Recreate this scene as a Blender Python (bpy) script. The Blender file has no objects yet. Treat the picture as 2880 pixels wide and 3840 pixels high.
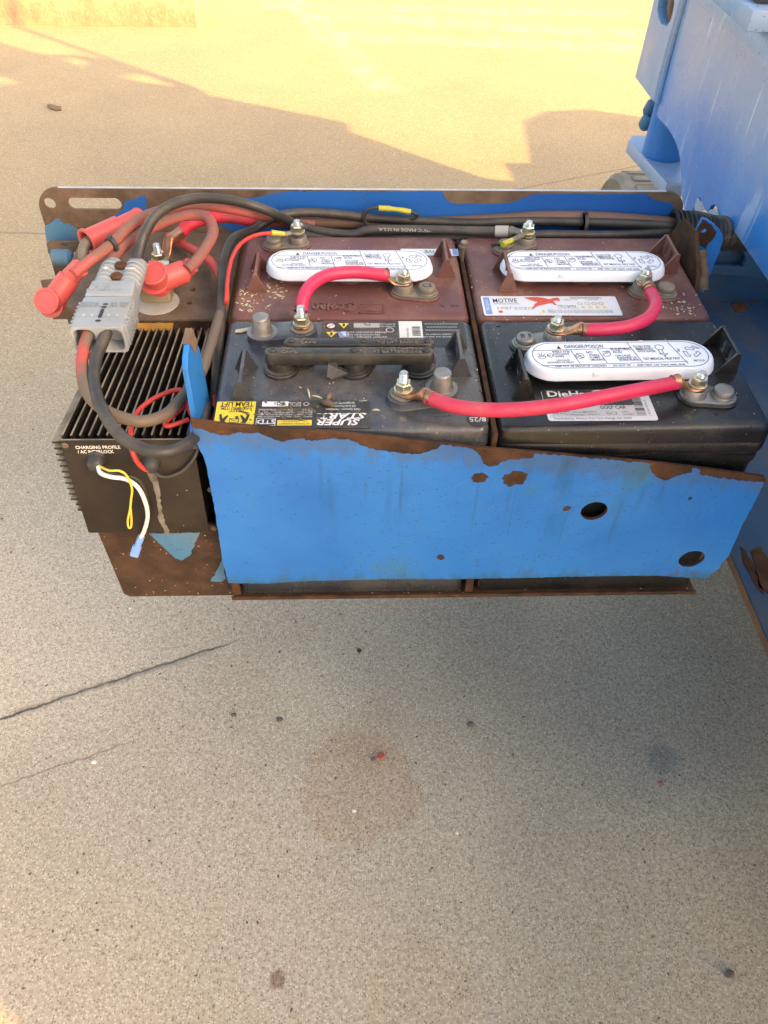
import bpy, bmesh, math, random
from mathutils import Vector, Matrix
random.seed(7)
sc = bpy.context.scene
col = sc.collection
R = math.radians

# ------------------------------------------------------------------ camera
CAM = Vector((0.13338, -0.52937, 1.16612)); FPX = 2893.93; PITCH, YAW, ROLL = 0.827502, 0.0547036, 0.0313299
_f = Vector((math.sin(YAW)*math.cos(PITCH), math.cos(YAW)*math.cos(PITCH), -math.sin(PITCH)))
_r0 = Vector((math.cos(YAW), -math.sin(YAW), 0)); _u0 = _r0.cross(_f)
_r = _r0*math.cos(ROLL) + _u0*math.sin(ROLL); _u = -_r0*math.sin(ROLL) + _u0*math.cos(ROLL)
cd = bpy.data.cameras.new('camera'); cam = bpy.data.objects.new('camera', cd); col.objects.link(cam)
cd.sensor_fit = 'VERTICAL'; cd.sensor_height = 24.0; cd.lens = 24.0*FPX/3840.0; cd.clip_start = 0.01; cd.clip_end = 500
mw = Matrix((( _r.x, _u.x, -_f.x, CAM.x), (_r.y, _u.y, -_f.y, CAM.y), (_r.z, _u.z, -_f.z, CAM.z), (0, 0, 0, 1)))
cam.matrix_world = mw
sc.camera = cam
# ------------------------------------------------------------------ light
SUN_EL = R(24); SUN_AZ = math.atan2(0.85, -0.53)          # azimuth clockwise from +Y
TO_SUN = Vector((math.sin(SUN_AZ)*math.cos(SUN_EL), math.cos(SUN_AZ)*math.cos(SUN_EL), math.sin(SUN_EL)))
w = bpy.data.worlds.new('World'); sc.world = w; w.use_nodes = True
nt = w.node_tree; bg = nt.nodes['Background']
sky = nt.nodes.new('ShaderNodeTexSky'); sky.sky_type = 'NISHITA'; sky.sun_disc = False
sky.sun_elevation = SUN_EL; sky.sun_rotation = SUN_AZ; sky.dust_density = 4.0; sky.ozone_density = 1.0; sky.air_density = 1.0
wb = nt.nodes.new('ShaderNodeMix'); wb.data_type = 'RGBA'; wb.blend_type = 'MULTIPLY'; wb.inputs[0].default_value = 1.0
wb.inputs[7].default_value = (1.22, 1.0, 0.78, 1)          # white balance set for open shade
nt.links.new(sky.outputs[0], wb.inputs[6]); nt.links.new(wb.outputs[2], bg.inputs[0]); bg.inputs[1].default_value = 0.15
sl = bpy.data.lights.new('sun', 'SUN'); sl.energy = 3.1; sl.angle = R(0.5); sl.color = (1.0, 0.62, 0.16)
so = bpy.data.objects.new('sun', sl); col.objects.link(so); so.location = (4, -3, 6)
so.rotation_euler = TO_SUN.to_track_quat('Z', 'Y').to_euler()
vs = sc.view_settings
sc.cycles.max_bounces = 6; sc.cycles.diffuse_bounces = 3; sc.cycles.glossy_bounces = 3; sc.cycles.transmission_bounces = 2
vs.view_transform = 'Standard'; vs.look = 'None'; vs.gamma = 1.0; vs.use_curve_mapping = False; vs.exposure = 2.3

S = 2880.0/1659.0
def at(u, v, x=None, y=None, z=None):
    """a point of the place seen in direction (u, v) of the photograph, on the plane x / y / z = value"""
    d = _f + _r*((u*S-1440)/FPX) - _u*((v*S-1920)/FPX)
    if z is not None: t = (z-CAM.z)/d.z
    elif y is not None: t = (y-CAM.y)/d.y
    else: t = (x-CAM.x)/d.x
    return CAM + d*t

# ------------------------------------------------------------------ materials
class NT:
    def __init__(s, name):
        s.m = bpy.data.materials.new(name); s.m.use_nodes = True; s.t = s.m.node_tree
        s.b = s.t.nodes['Principled BSDF']; s.co = s.t.nodes.new('ShaderNodeTexCoord').outputs['Object']
    def n(s, kind, **kw):
        n = s.t.nodes.new(kind)
        for k, v in kw.items(): setattr(n, k, v)
        return n
    def l(s, a, b): s.t.links.new(a, b)
    def set(s, sock, v):
        if hasattr(v, 'is_output'): s.l(v, sock)
        else: sock.default_value = v
    def noise(s, scale, detail=4, rough=.55, vec=None, dist=0.0, stretch=None):
        n = s.n('ShaderNodeTexNoise'); n.inputs['Scale'].default_value = scale; n.inputs['Detail'].default_value = detail
        n.inputs['Roughness'].default_value = rough; n.inputs['Distortion'].default_value = dist
        v = vec or s.co
        if stretch:
            mp = s.n('ShaderNodeMapping'); mp.inputs['Scale'].default_value = stretch; s.l(v, mp.inputs['Vector']); v = mp.outputs[0]
        s.l(v, n.inputs['Vector']); return n.outputs['Fac']
    def voro(s, scale, feature='F1', out='Distance', vec=None, rnd=1.0):
        n = s.n('ShaderNodeTexVoronoi'); n.feature = feature; n.inputs['Scale'].default_value = scale
        n.inputs['Randomness'].default_value = rnd; s.l(vec or s.co, n.inputs['Vector']); return n.outputs[out] if out != 'both' else (n.outputs['Distance'], n.outputs['Color'])
    def ramp(s, fac, a, b, lo=0.0, hi=1.0):
        n = s.n('ShaderNodeMapRange'); n.interpolation_type = 'SMOOTHSTEP'; s.set(n.inputs[0], fac)
        n.inputs[1].default_value = a; n.inputs[2].default_value = b; n.inputs[3].default_value = lo; n.inputs[4].default_value = hi
        return n.outputs[0]
    def mix(s, fac, a, b, mode='MIX'):
        n = s.n('ShaderNodeMix'); n.data_type = 'RGBA'; n.blend_type = mode
        s.set(n.inputs[0], fac)
        for i, v in ((6, a), (7, b)):
            if isinstance(v, tuple): v = (*v[:3], 1)
            s.set(n.inputs[i], v)
        return n.outputs[2]
    def math(s, op, a, b=0.0, c=0.0):
        n = s.n('ShaderNodeMath'); n.operation = op
        for i, v in enumerate((a, b, c)): s.set(n.inputs[i], v)
        return n.outputs[0]
    def bump(s, h, strength=.3, dist=.002):
        n = s.n('ShaderNodeBump'); n.inputs['Strength'].default_value = strength; n.inputs['Distance'].default_value = dist
        s.l(h, n.inputs['Height']); s.l(n.outputs[0], s.b.inputs['Normal'])
    def out(s, colour=None, rough=None, metal=None, spec=None, coat=None):
        for k, v in (('Base Color', colour), ('Roughness', rough), ('Metallic', metal), ('Specular IOR Level', spec), ('Coat Weight', coat)):
            if v is None: continue
            if isinstance(v, tuple): v = (*v[:3], 1)
            s.set(s.b.inputs[k], v)
        return s.m

def worn(name, c, c2, scale=18, rough=(.4, .6), dust=None, amt=(.5, .75), dscale=9, metal=0.0, bump=.15, bdist=.001, bscale=220, speck=None, spec=.5, settle=None):
    """base colour drifting between two tones, settled dust in patches, fine grain, small specks of grit"""
    t = NT(name)
    k = t.mix(t.ramp(t.noise(scale), .3, .7), c, c2)
    rf = t.ramp(t.noise(scale*1.7), .3, .7, *rough)
    if dust:
        dm = t.ramp(t.noise(dscale, 5, .65), *amt); dm2 = t.math('MULTIPLY', dm, t.ramp(t.noise(260, 2), .25, .75, .55, 1.0))
        gz = t.n('ShaderNodeNewGeometry'); gs = t.n('ShaderNodeSeparateXYZ'); t.l(gz.outputs['Normal'], gs.inputs[0])
        dm2 = t.math('MULTIPLY', dm2, t.ramp(gs.outputs[2], -.1, .8, .40, 1.0))
        k = t.mix(dm2, k, dust); rf = t.math('MAXIMUM', rf, t.math('MULTIPLY', dm, .85))
    if settle:
        gn = t.n('ShaderNodeNewGeometry'); sx = t.n('ShaderNodeSeparateXYZ'); t.l(gn.outputs['True Normal'], sx.inputs[0])
        k = t.mix(t.math('MULTIPLY', t.ramp(sx.outputs[2], .80, .97), t.ramp(t.noise(35, 3), .25, .65, .35, settle[1])), k, settle[0])
    if speck:
        v, rn = t.voro(speck[1], out='both')
        sp = t.n('ShaderNodeSeparateColor'); t.l(rn, sp.inputs[0])
        m = t.math('MULTIPLY', t.math('LESS_THAN', v, speck[2]), t.math('GREATER_THAN', sp.outputs[0], speck[3]))
        k = t.mix(m, k, speck[0])
    t.bump(t.noise(bscale, 3), bump, bdist)
    return t.out(k, rf, metal, spec)

def flat(name, c, rough=.5, metal=0.0): 
    t = NT(name); k = t.mix(t.ramp(t.noise(60, 5), .35, .7, 0, .35), c, tuple(v*.72 for v in c)); return t.out(k, rough, metal)

DUST = (.33, .27, .20)
MT = {}
MT['lid_grey'] = worn('slate_grey_plastic', (.030, .036, .048), (.042, .049, .062), 14, (.20, .32), (.175, .152, .115), (.40, .78), 9, speck=((.4, .36, .28), 240, .12, .88), bscale=300, bump=.1)
MT['lid_black'] = worn('black_plastic', (.008, .008, .009), (.013, .013, .014), 14, (.24, .36), (.075, .066, .050), (.46, .82), 10, speck=((.42, .38, .30), 300, .12, .92), bscale=420, bump=.2)
MT['lid_maroon'] = worn('maroon_plastic', (.098, .034, .029), (.135, .050, .042), 14, (.42, .55), (.235, .135, .095), (.42, .72), 11, speck=((.5, .42, .32), 230, .12, .90), bscale=300, bump=.12)
MT['cap_black'] = worn('dusty_black_cap', (.010, .010, .010), (.018, .017, .016), 20, (.32, .46), (.15, .13, .10), (.42, .80), 16)
MT['white'] = worn('white_plastic', (.72, .76, .84), (.66, .70, .78), 8, (.28, .38), (.50, .44, .35), (.56, .88), 18, bump=.05)
MT['ink'] = flat('black_ink', (.020, .020, .024), .6)
MT['lead'] = worn('lead', (.30, .29, .28), (.20, .19, .18), 60, (.38, .6), (.30, .26, .20), (.45, .8), 40, metal=.75, bump=.4, bscale=160)
MT['lead_dirty'] = worn('dusty_lead', (.22, .20, .17), (.14, .125, .10), 60, (.5, .7), (.27, .22, .15), (.35, .7), 40, metal=.45, bump=.4, bscale=160)
MT['zinc'] = worn('yellow_zinc', (.62, .56, .36), (.48, .50, .42), 120, (.22, .36), None, metal=.9, bump=.1)
MT['steel'] = worn('bright_steel', (.60, .60, .58), (.45, .45, .43), 90, (.25, .4), None, metal=.9, bump=.1)
MT['copper'] = worn('copper_lug', (.52, .26, .14), (.34, .17, .10), 70, (.28, .45), (.30, .20, .12), (.55, .85), 60, metal=.85, bump=.2)
MT['red'] = worn('red_cable', (.52, .022, .082), (.44, .018, .066), 12, (.40, .58), (.42, .13, .11), (.48, .85), 22, bump=.18, bscale=90)
MT['red_dusty'] = worn('dusty_red_cable', (.40, .068, .066), (.33, .066, .062), 16, (.55, .7), (.135, .098, .074), (.34, .54), 9, bump=.15, bscale=120)
def grimed(name, clean, grime, red_where):
    """cable jacket whose colour shows only along some lengths; oily grime covers the rest"""
    t = NT(name); gm = t.n('ShaderNodeNewGeometry'); sp = t.n('ShaderNodeSeparateXYZ'); t.l(gm.outputs['Position'], sp.inputs[0])
    nz = t.math('MULTIPLY', t.math('SUBTRACT', t.noise(26, 5, .65), .5), .05); keep = None
    for ax, a, b in red_where:
        m_ = t.ramp(t.math('ADD', sp.outputs[ax], nz), a, b); keep = m_ if keep is None else t.math('MAXIMUM', keep, m_)
    k = t.mix(t.math('MULTIPLY', keep, t.ramp(t.noise(18, 4), .30, .55, .35, 1.0)), grime, clean)
    t.bump(t.noise(120, 3), .12, .001); return t.out(k, .6)
MT['red_loop'] = grimed('red_cable_grimed_loop', (.50, .05, .045), (.115, .088, .062), ((0, -.108, -.124), (1, .225, .27)))
MT['red_feed'] = grimed('red_cable_grimed_feed', (.55, .020, .045), (.13, .075, .055), ((0, .06, -.02),))
MT['boot'] = worn('red_vinyl_boot', (.50, .082, .078), (.44, .072, .068), 14, (.38, .5), (.42, .16, .12), (.52, .9), 12, bump=.06)
MT['black_cable'] = worn('black_rubber_cable', (.022, .021, .020), (.036, .034, .031), 24, (.45, .6), (.12, .10, .075), (.40, .78), 13, bump=.12, bscale=140)
MT['wire_red'] = worn('thin_red_wire', (.52, .040, .030), (.44, .035, .03), 30, (.45, .6), (.34, .17, .12), (.55, .85), 18)
MT['wire_white'] = flat('white_wire', (.70, .72, .68), .45)
MT['wire_yellow'] = flat('yellow_wire', (.66, .52, .06), .45)
MT['crimp_yellow'] = flat('yellow_crimp', (.42, .39, .035), .35)
MT['crimp_blue'] = flat('blue_crimp', (.16, .32, .72), .4)
MT['connector'] = worn('grey_connector', (.265, .290, .310), (.215, .235, .250), 20, (.42, .55), (.36, .33, .28), (.55, .85), 22, bump=.1)
MT['hollow'] = flat('dark_hollow', (.03, .028, .026), .8)
MT['charger'] = worn('dusty_black_heatsink', (.012, .0095, .008), (.022, .017, .013), 12, (.5, .7), (.085, .066, .045), (.46, .86), 15, spec=.3, speck=((.42, .37, .28), 200, .1, .95), bump=.25, settle=((.30, .245, .17), .95))
MT['gland'] = worn('rubber_gland', (.022, .023, .026), (.035, .035, .037), 30, (.45, .6), (.15, .14, .12), (.5, .85), 24)
MT['label_white'] = worn('white_label', (.62, .64, .67), (.56, .58, .60), 20, (.35, .5), (.42, .37, .30), (.60, .92), 18, bump=.05)
MT['label_grey'] = worn('grey_label', (.40, .39, .37), (.33, .32, .30), 30, (.4, .5), None, bump=.05)
MT['label_dark'] = worn('dark_label', (.022, .020, .017), (.034, .030, .025), 20, (.35, .5), (.17, .145, .10), (.46, .82), 18, bump=.05)
MT['label_yellow'] = worn('yellow_label', (.72, .58, .035), (.66, .53, .03), 30, (.4, .55), (.42, .36, .16), (.60, .92), 24, bump=.05)
MT['print_white'] = flat('white_print', (.66, .66, .64), .5)
MT['print_blue'] = flat('blue_print', (.16, .26, .55), .5)
MT['print_red'] = flat('red_print', (.56, .075, .045), .5)
MT['print_yellow'] = flat('yellow_print', (.72, .56, .05), .5)
MT['tyre'] = worn('tyre_rubber', (.13, .12, .10), (.18, .165, .14), 10, (.7, .85), (.30, .26, .20), (.35, .7), 7)
MT['hub'] = flat('pale_hub', (.62, .58, .48), .6)
MT['leaf'] = flat('dry_leaf', (.16, .105, .055), .8)
MT['seed'] = flat('seed_husk', (.10, .075, .045), .7)
MT['chip_red'] = flat('red_chip', (.30, .06, .045), .7)
MT['stone_dark'] = flat('dark_stone', (.09, .08, .07), .8)
MT['stone_pale'] = flat('pale_stone', (.62, .60, .56), .8)
MT['straw'] = flat('straw_chaff', (.52, .44, .30), .8)
MT['edge_bright'] = worn('bare_highlight_edge', (.42, .48, .55), (.30, .34, .40), 30, (.35, .5), (.25, .20, .15), (.6, .85), 40)  # bare edge tone with its bright highlight put into the colour
MT['lime'] = worn('lime_residue', (.17, .155, .13), (.05, .045, .038), 90, (.7, .8), (.26, .24, .21), (.5, .7), 120)
MT['cap_dust_glint'] = flat('dusty_glinting_print', (.14, .125, .10), .7)  # dusty print, lightened for the light its raised edges catch
MT['silver'] = worn('silver_label', (.50, .50, .50), (.44, .44, .44), 30, (.35, .45), None, bump=.05)
MT['maroon_highlight'] = worn('maroon_letter_highlight', (.165, .075, .062), (.135, .055, .046), 40, (.45, .6), None)  # lighter maroon: highlights on the raised letters put into the colour
MT['ochre'] = worn('ochre_primer', (.46, .26, .05), (.34, .18, .04), 40, (.6, .75), None)

def rust(name, dark=(.026, .015, .010), mid=(.085, .040, .020), bright=(.22, .085, .026), brights=(.58, .80), scale=26, dust=None, amt=(.5, .8), speck=None):
    t = NT(name)
    k = t.mix(t.ramp(t.noise(scale, 8, .65), .32, .68), dark, mid)
    k = t.mix(t.ramp(t.noise(scale*2.2, 6, .7, dist=.4), *brights), k, bright)
    if dust: k = t.mix(t.ramp(t.noise(11, 6, .6), *amt), k, dust)
    if speck:
        v, c_ = t.voro(speck, out='both'); sp_ = t.n('ShaderNodeSeparateColor'); t.l(c_, sp_.inputs[0])
        k = t.mix(t.math('MULTIPLY', t.math('LESS_THAN', v, .2), t.math('GREATER_THAN', sp_.outputs[0], .86)), k, (.30, .25, .19))
    t.bump(t.noise(scale*7, 6, .7), .55, .0016)
    return t.out(k, t.ramp(t.noise(30), .3, .7, .7, .9), 0.0, .25)
MT['rust'] = rust('rusted_steel')
MT['rust_dark'] = rust('dark_rust', (.030, .020, .015), (.070, .038, .022), (.17, .075, .03), (.60, .80), 40, None, (.5, .8), 220)
MT['rust_dusty'] = rust('dusty_rust', (.085, .058, .040), (.155, .108, .074), (.23, .130, .062), (.58, .80), 30, (.22, .165, .115), (.45, .8))

def paint(name, c=(.014, .150, .50), c2=(.022, .180, .55), rough=(.34, .46), chalk_sheen=None, chalk_sheen_amt=(.5, .8), streak=.75, grime=.8, scr=0.0, above=None, bleed=None, dent=(.30, .004)):
    """blue machine enamel: drips of algae and grime running down it, chips through to dark primer, fine dents"""
    t = NT(name)
    k = t.mix(t.ramp(t.noise(6, 4), .3, .7), c, c2)
    g = t.math('MULTIPLY', t.ramp(t.noise(1.0, 5, .6, stretch=(46, 46, 5)), .50, .74), t.ramp(t.noise(9, 3), .40, .72))
    k = t.mix(t.math('MULTIPLY', g, streak), k, (.010, .085, .20))
    gr = t.math('MULTIPLY', t.ramp(t.noise(13, 6, .72), .56, .76), grime)
    k = t.mix(gr, k, (.035, .155, .27))
    if chalk_sheen: 
        cm = t.ramp(t.noise(5, 6, .7), *chalk_sheen_amt)
        if above:      # paler upper body: chalky paint plus sky reflection put into the colour
            gm = t.n('ShaderNodeNewGeometry'); sz = t.n('ShaderNodeSeparateXYZ'); t.l(gm.outputs['Position'], sz.inputs[0])
            zz = t.math('ADD', sz.outputs[2], t.math('MULTIPLY', t.math('SUBTRACT', t.noise(11, 6, .7), .5), .11))
            cm = t.math('MAXIMUM', t.math('MULTIPLY', cm, .4), t.math('MULTIPLY', t.ramp(zz, *above), t.ramp(t.noise(4, 5, .7), .25, .6, .62, .95)))
        k = t.mix(cm, k, chalk_sheen)
    # small chips lying in horizontal dashes
    mp = t.n('ShaderNodeMapping'); mp.inputs['Scale'].default_value = (230, 230, 640); t.l(t.co, mp.inputs[0])
    v, cc = t.voro(1.0, out='both', vec=mp.outputs[0])
    sp = t.n('ShaderNodeSeparateColor'); t.l(cc, sp.inputs[0])
    thr = t.ramp(t.noise(7, 3), .35, .7, 1.0, .905)
    m = t.math('MULTIPLY', t.math('LESS_THAN', v, .33), t.math('GREATER_THAN', sp.outputs[0], thr))
    k = t.mix(t.math('MULTIPLY', m, .8), k, (.018, .03, .05))
    if scr:
        a = t.noise(1.0, 3, .6, stretch=(30, 26, 5), dist=.6); b = t.noise(7, 3)
        s1 = t.math('MULTIPLY', t.ramp(a, .60, .66), t.ramp(b, .45, .6))
        mp2 = t.n('ShaderNodeMapping'); mp2.inputs['Rotation'].default_value = (R(24), 0, 0); mp2.inputs['Scale'].default_value = (20, 230, 7); t.l(t.co, mp2.inputs[0])
        s2 = t.math('MULTIPLY', t.ramp(t.noise(1.0, 2, .5, vec=mp2.outputs[0]), .64, .71), t.ramp(t.noise(8, 2), .48, .6))
        k = t.mix(t.math('MULTIPLY', t.math('MAXIMUM', t.math('MULTIPLY', s1, .35), s2), scr), k, (.55, .66, .80))
    if bleed:          # rust weeping from the bare top edge, algae and rust along the bottom one
        (xa, za), (xb, zb_), zlow = bleed
        gm2 = t.n('ShaderNodeNewGeometry'); s3 = t.n('ShaderNodeSeparateXYZ'); t.l(gm2.outputs['Position'], s3.inputs[0])
        sl_ = (zb_-za)/(xb-xa); dz = t.math('SUBTRACT', t.math('MULTIPLY_ADD', s3.outputs[0], sl_, za-xa*sl_), s3.outputs[2])
        wn = t.math('MULTIPLY', t.noise(1.0, 4, .7, stretch=(75, 75, 22)), .060)
        mt = t.ramp(t.math('SUBTRACT', dz, wn), -.012, -.030)
        ml = t.ramp(t.math('SUBTRACT', s3.outputs[2], wn), zlow-.014, zlow-.034)
        k = t.mix(t.math('MULTIPLY', mt, .45), k, (.060, .085, .11)); k = t.mix(t.math('MULTIPLY', ml, .60), k, (.020, .095, .15))
        k = t.mix(t.math('MULTIPLY', t.math('MULTIPLY', ml, t.ramp(t.noise(55, 4, .7), .56, .66)), .9), k, (.11, .055, .028))
        for u_, v_, ln_, wd_ in ((1034, 1042, .105, .0022), (1105, 1048, .060, .0026), (1228, 1100, .075, .0018), (1118, 1050, .10, .0014), (1395, 1045, .055, .005), (1440, 1035, .05, .004), (1345, 1080, .07, .003), (870, 1010, .10, .002), (690, 985, .09, .003)):
            p_ = at(u_, v_, y=-.0107)
            xs_ = t.math('ABSOLUTE', t.math('SUBTRACT', t.math('ADD', s3.outputs[0], t.math('MULTIPLY', wn, .05)), p_.x+.0015))
            st_ = t.math('MULTIPLY', t.math('MULTIPLY', t.ramp(xs_, wd_, wd_*.2), t.ramp(s3.outputs[2], p_.z+.002, p_.z-.006)), t.ramp(s3.outputs[2], p_.z-ln_, p_.z-ln_*.4))
            k = t.mix(t.math('MULTIPLY', st_, .27), k, (.010, .075, .17))
    h = t.math('ADD', t.math('MULTIPLY', t.noise(10, 3), 1.0), t.math('MULTIPLY', t.noise(190, 2), .10))
    t.bump(h, *dent)
    return t.out(k, t.ramp(t.noise(14, 5), .3, .7, *rough), 0.0, .5)
MT['paint'] = paint('blue_enamel')
MT['paint_front'] = paint('blue_enamel_front', (.011, .122, .44), (.022, .168, .52), (.28, .44), None, (.5, .8), .9, .9, 0.0, None, ((-.009, .706), (.530, .640), .4895), (.50, .007))
MT['paint_back'] = paint('blue_enamel_back', (.012, .095, .36), (.015, .115, .42), (.38, .5), streak=.2, grime=.35)
MT['paint_body'] = paint('blue_enamel_body', (.016, .165, .54), (.035, .215, .60), (.22, .36), (.22, .33, .52), (.50, .82), .15, .3, .9, (.70, .83))
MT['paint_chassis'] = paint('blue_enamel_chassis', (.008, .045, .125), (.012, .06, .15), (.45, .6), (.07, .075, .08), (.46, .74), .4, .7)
MT['paint_pale'] = paint('weathered_blue_enamel', (.10, .27, .52), (.16, .32, .55), (.30, .45), (.25, .34, .49), (.30, .60), .2, .4, .4)
MT['paint_flake'] = paint('dull_blue_flake', (.035, .13, .25), (.06, .18, .32), (.5, .65), (.12, .15, .16), (.45, .75))

def ground_material():
    t = NT('concrete')
    xy = t.n('ShaderNodeMapping'); t.l(t.co, xy.inputs[0]); co = xy.outputs[0]
    k = t.mix(t.ramp(t.noise(2.2, 4, .6, co), .30, .72), (.385, .338, .262), (.465, .408, .318))
    k = t.mix(t.ramp(t.noise(.55, 2, .6, co), .45, .70, 0, .45), k, (.48, .385, .255))
    sepy = t.n('ShaderNodeSeparateXYZ'); t.l(co, sepy.inputs[0])
    k = t.mix(t.ramp(sepy.outputs[1], .1, 1.6, 0.0, 1.0), k, (.86, .745, .52), 'MULTIPLY')      # warm light tone of the far ground painted in as a tint
    # cement paste mottling and exposed aggregate
    k = t.mix(t.ramp(t.noise(170, 3, .75, co), .36, .66, 0, .62), k, (.235, .205, .16))
    for sc_, thr, pick, cc in ((300, .46, .52, (.60, .555, .48)), (290, .46, .58, (.15, .13, .105)), (185, .38, .84, (.27, .165, .095)), (110, .28, .95, (.13, .11, .09))):
        mp = t.n('ShaderNodeMapping'); mp.inputs['Location'].default_value = (sc_*.37, sc_*.11, 0); t.l(co, mp.inputs[0])
        v, c = t.voro(sc_, out='both', vec=mp.outputs[0])
        sp = t.n('ShaderNodeSeparateColor'); t.l(c, sp.inputs[0])
        m = t.math('MULTIPLY', t.ramp(v, thr, thr*.6), t.math('GREATER_THAN', sp.outputs[0], pick))
        k = t.mix(t.math('MULTIPLY', m, .66), k, cc)
    sep = t.n('ShaderNodeSeparateXYZ'); t.l(co, sep.inputs[0])
    nA = t.noise(16, 3, .65, co); nB = t.noise(9, 4, .7, co)
    wob = t.math('MULTIPLY', t.math('SUBTRACT', nA, .5), .016)
    wob2 = t.math('MULTIPLY', t.math('SUBTRACT', t.noise(70, 2, .7, co), .5), .007)
    def line(p, q, width, soft, wobble=1.0):
        d = (q-p); L = d.length; d = d/L; nx, ny = -d.y, d.x
        dist = t.math('ADD', t.math('MULTIPLY', sep.outputs[0], nx), t.math('MULTIPLY', sep.outputs[1], ny))
        dist = t.math('SUBTRACT', dist, p.x*nx+p.y*ny)
        dist = t.math('ADD', dist, t.math('MULTIPLY', t.math('ADD', wob, wob2), wobble))
        a = t.math('ADD', t.math('MULTIPLY', sep.outputs[0], d.x), t.math('MULTIPLY', sep.outputs[1], d.y))
        a = t.math('SUBTRACT', a, p.x*d.x+p.y*d.y)
        end = t.math('MULTIPLY', t.ramp(a, -.01, .02), t.ramp(a, L+.01, L-.06))
        return t.math('MULTIPLY', t.ramp(t.math('ABSOLUTE', dist), width+soft, width), end)
    g = lambda u, v: at(u, v, z=0).to_2d()
    # worn parking stripes, nearly gone
    fade = t.ramp(nB, .35, .70)
    for p, q, wd in (((610, -20), (850, 205), .045), ((640, 28), (1420, 78), .05), ((700, 76), (1420, 108), .04), ((560, 12), (1420, 32), .03)):
        k = t.mix(t.math('MULTIPLY', line(g(*p), g(*q), wd, .05, .6), t.math('MULTIPLY', fade, .50)), k, (.52, .455, .33))
    # round reddish stain and grey patches on the near slab, plus painted under-tray shade
    def blob(u, v, r, soft, colr, amt, sc_=14):
        p = g(u, v); dx = t.math('SUBTRACT', sep.outputs[0], p.x); dy = t.math('SUBTRACT', sep.outputs[1], p.y)
        dd = t.math('SQRT', t.math('ADD', t.math('MULTIPLY', dx, dx), t.math('MULTIPLY', dy, dy)))
        dd = t.math('ADD', dd, t.math('MULTIPLY', t.math('SUBTRACT', nB if sc_ < 12 else nA, .5), min(r*1.5, .07)))
        return t.mix(t.math('MULTIPLY', t.ramp(dd, r+soft, r), amt), k, tuple(min(c_/.34*f_, 1.25) for c_, f_ in zip(colr, (1.0, 1.14, 1.42))), 'MULTIPLY')
    k = blob(778, 1700, .085, .012, (.315, .240, .175), .58); k = blob(800, 1590, .045, .03, (.315, .255, .195), .45)
    k = blob(905, 2165, .05, .05, (.33, .27, .19), .45)
    k = blob(1430, 1500, .10, .16, (.22, .225, .225), .45)
    k = blob(690, 1480, .06, .05, (.40, .385, .36), .35)
    k = blob(1280, 1330, .20, .30, (.20, .19, .165), .55, 8)  # shade of the tray painted into the concrete, right half
    k = blob(1432, 1640, .014, .02, (.13, .14, .145), .5, 40)
    k = blob(850, 1290, .12, .22, (.20, .19, .165), .50, 8)  # the same painted tray shade, left half
    k = blob(600, 2115, .007, .006, (.14, .085, .055), .7, 60)
    k = blob(60, 1250, .22, .2, (.52, .47, .38), .5, 6)  # broad paler area at the left
    crack = line(g(-30, 1562), g(525, 1378), .0006, .0022)
    smear = line(g(20, 1545), g(480, 1398), .002, .007)
    k = t.mix(t.math('MULTIPLY', smear, .58), k, (.17, .165, .15))
    k = t.mix(t.math('MULTIPLY', t.math('MULTIPLY', crack, t.ramp(nA, .25, .6, .35, 1.0)), .85), k, (.05, .046, .04))
    c2 = line(g(-30, 1710), g(320, 1588), .0004, .0022)
    k = t.mix(t.math('MULTIPLY', c2, .6), k, (.12, .105, .09))
    c3 = line(g(-60, 500), g(330, 512), .002, .006, .6); c4 = line(g(960, 440), g(1420, 350), .001, .006)
    k = t.mix(t.math('MULTIPLY', t.math('MAXIMUM', c3, c4), .55), k, (.15, .125, .10))
    h = t.noise(240, 3, .75, co)
    h = t.math('SUBTRACT', h, t.math('MULTIPLY', crack, 6.0))
    t.bump(h, .55, .0016)
    return t.out(k, .85, 0, .3)
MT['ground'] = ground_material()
MT['bumper'] = worn('weathered_concrete', (.29, .225, .15), (.21, .16, .105), 9, (.8, .95), (.33, .265, .18), (.45, .7), 30, bump=.8, bdist=.004, bscale=70, speck=((.22, .15, .10), 90, .25, .80))

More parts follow.
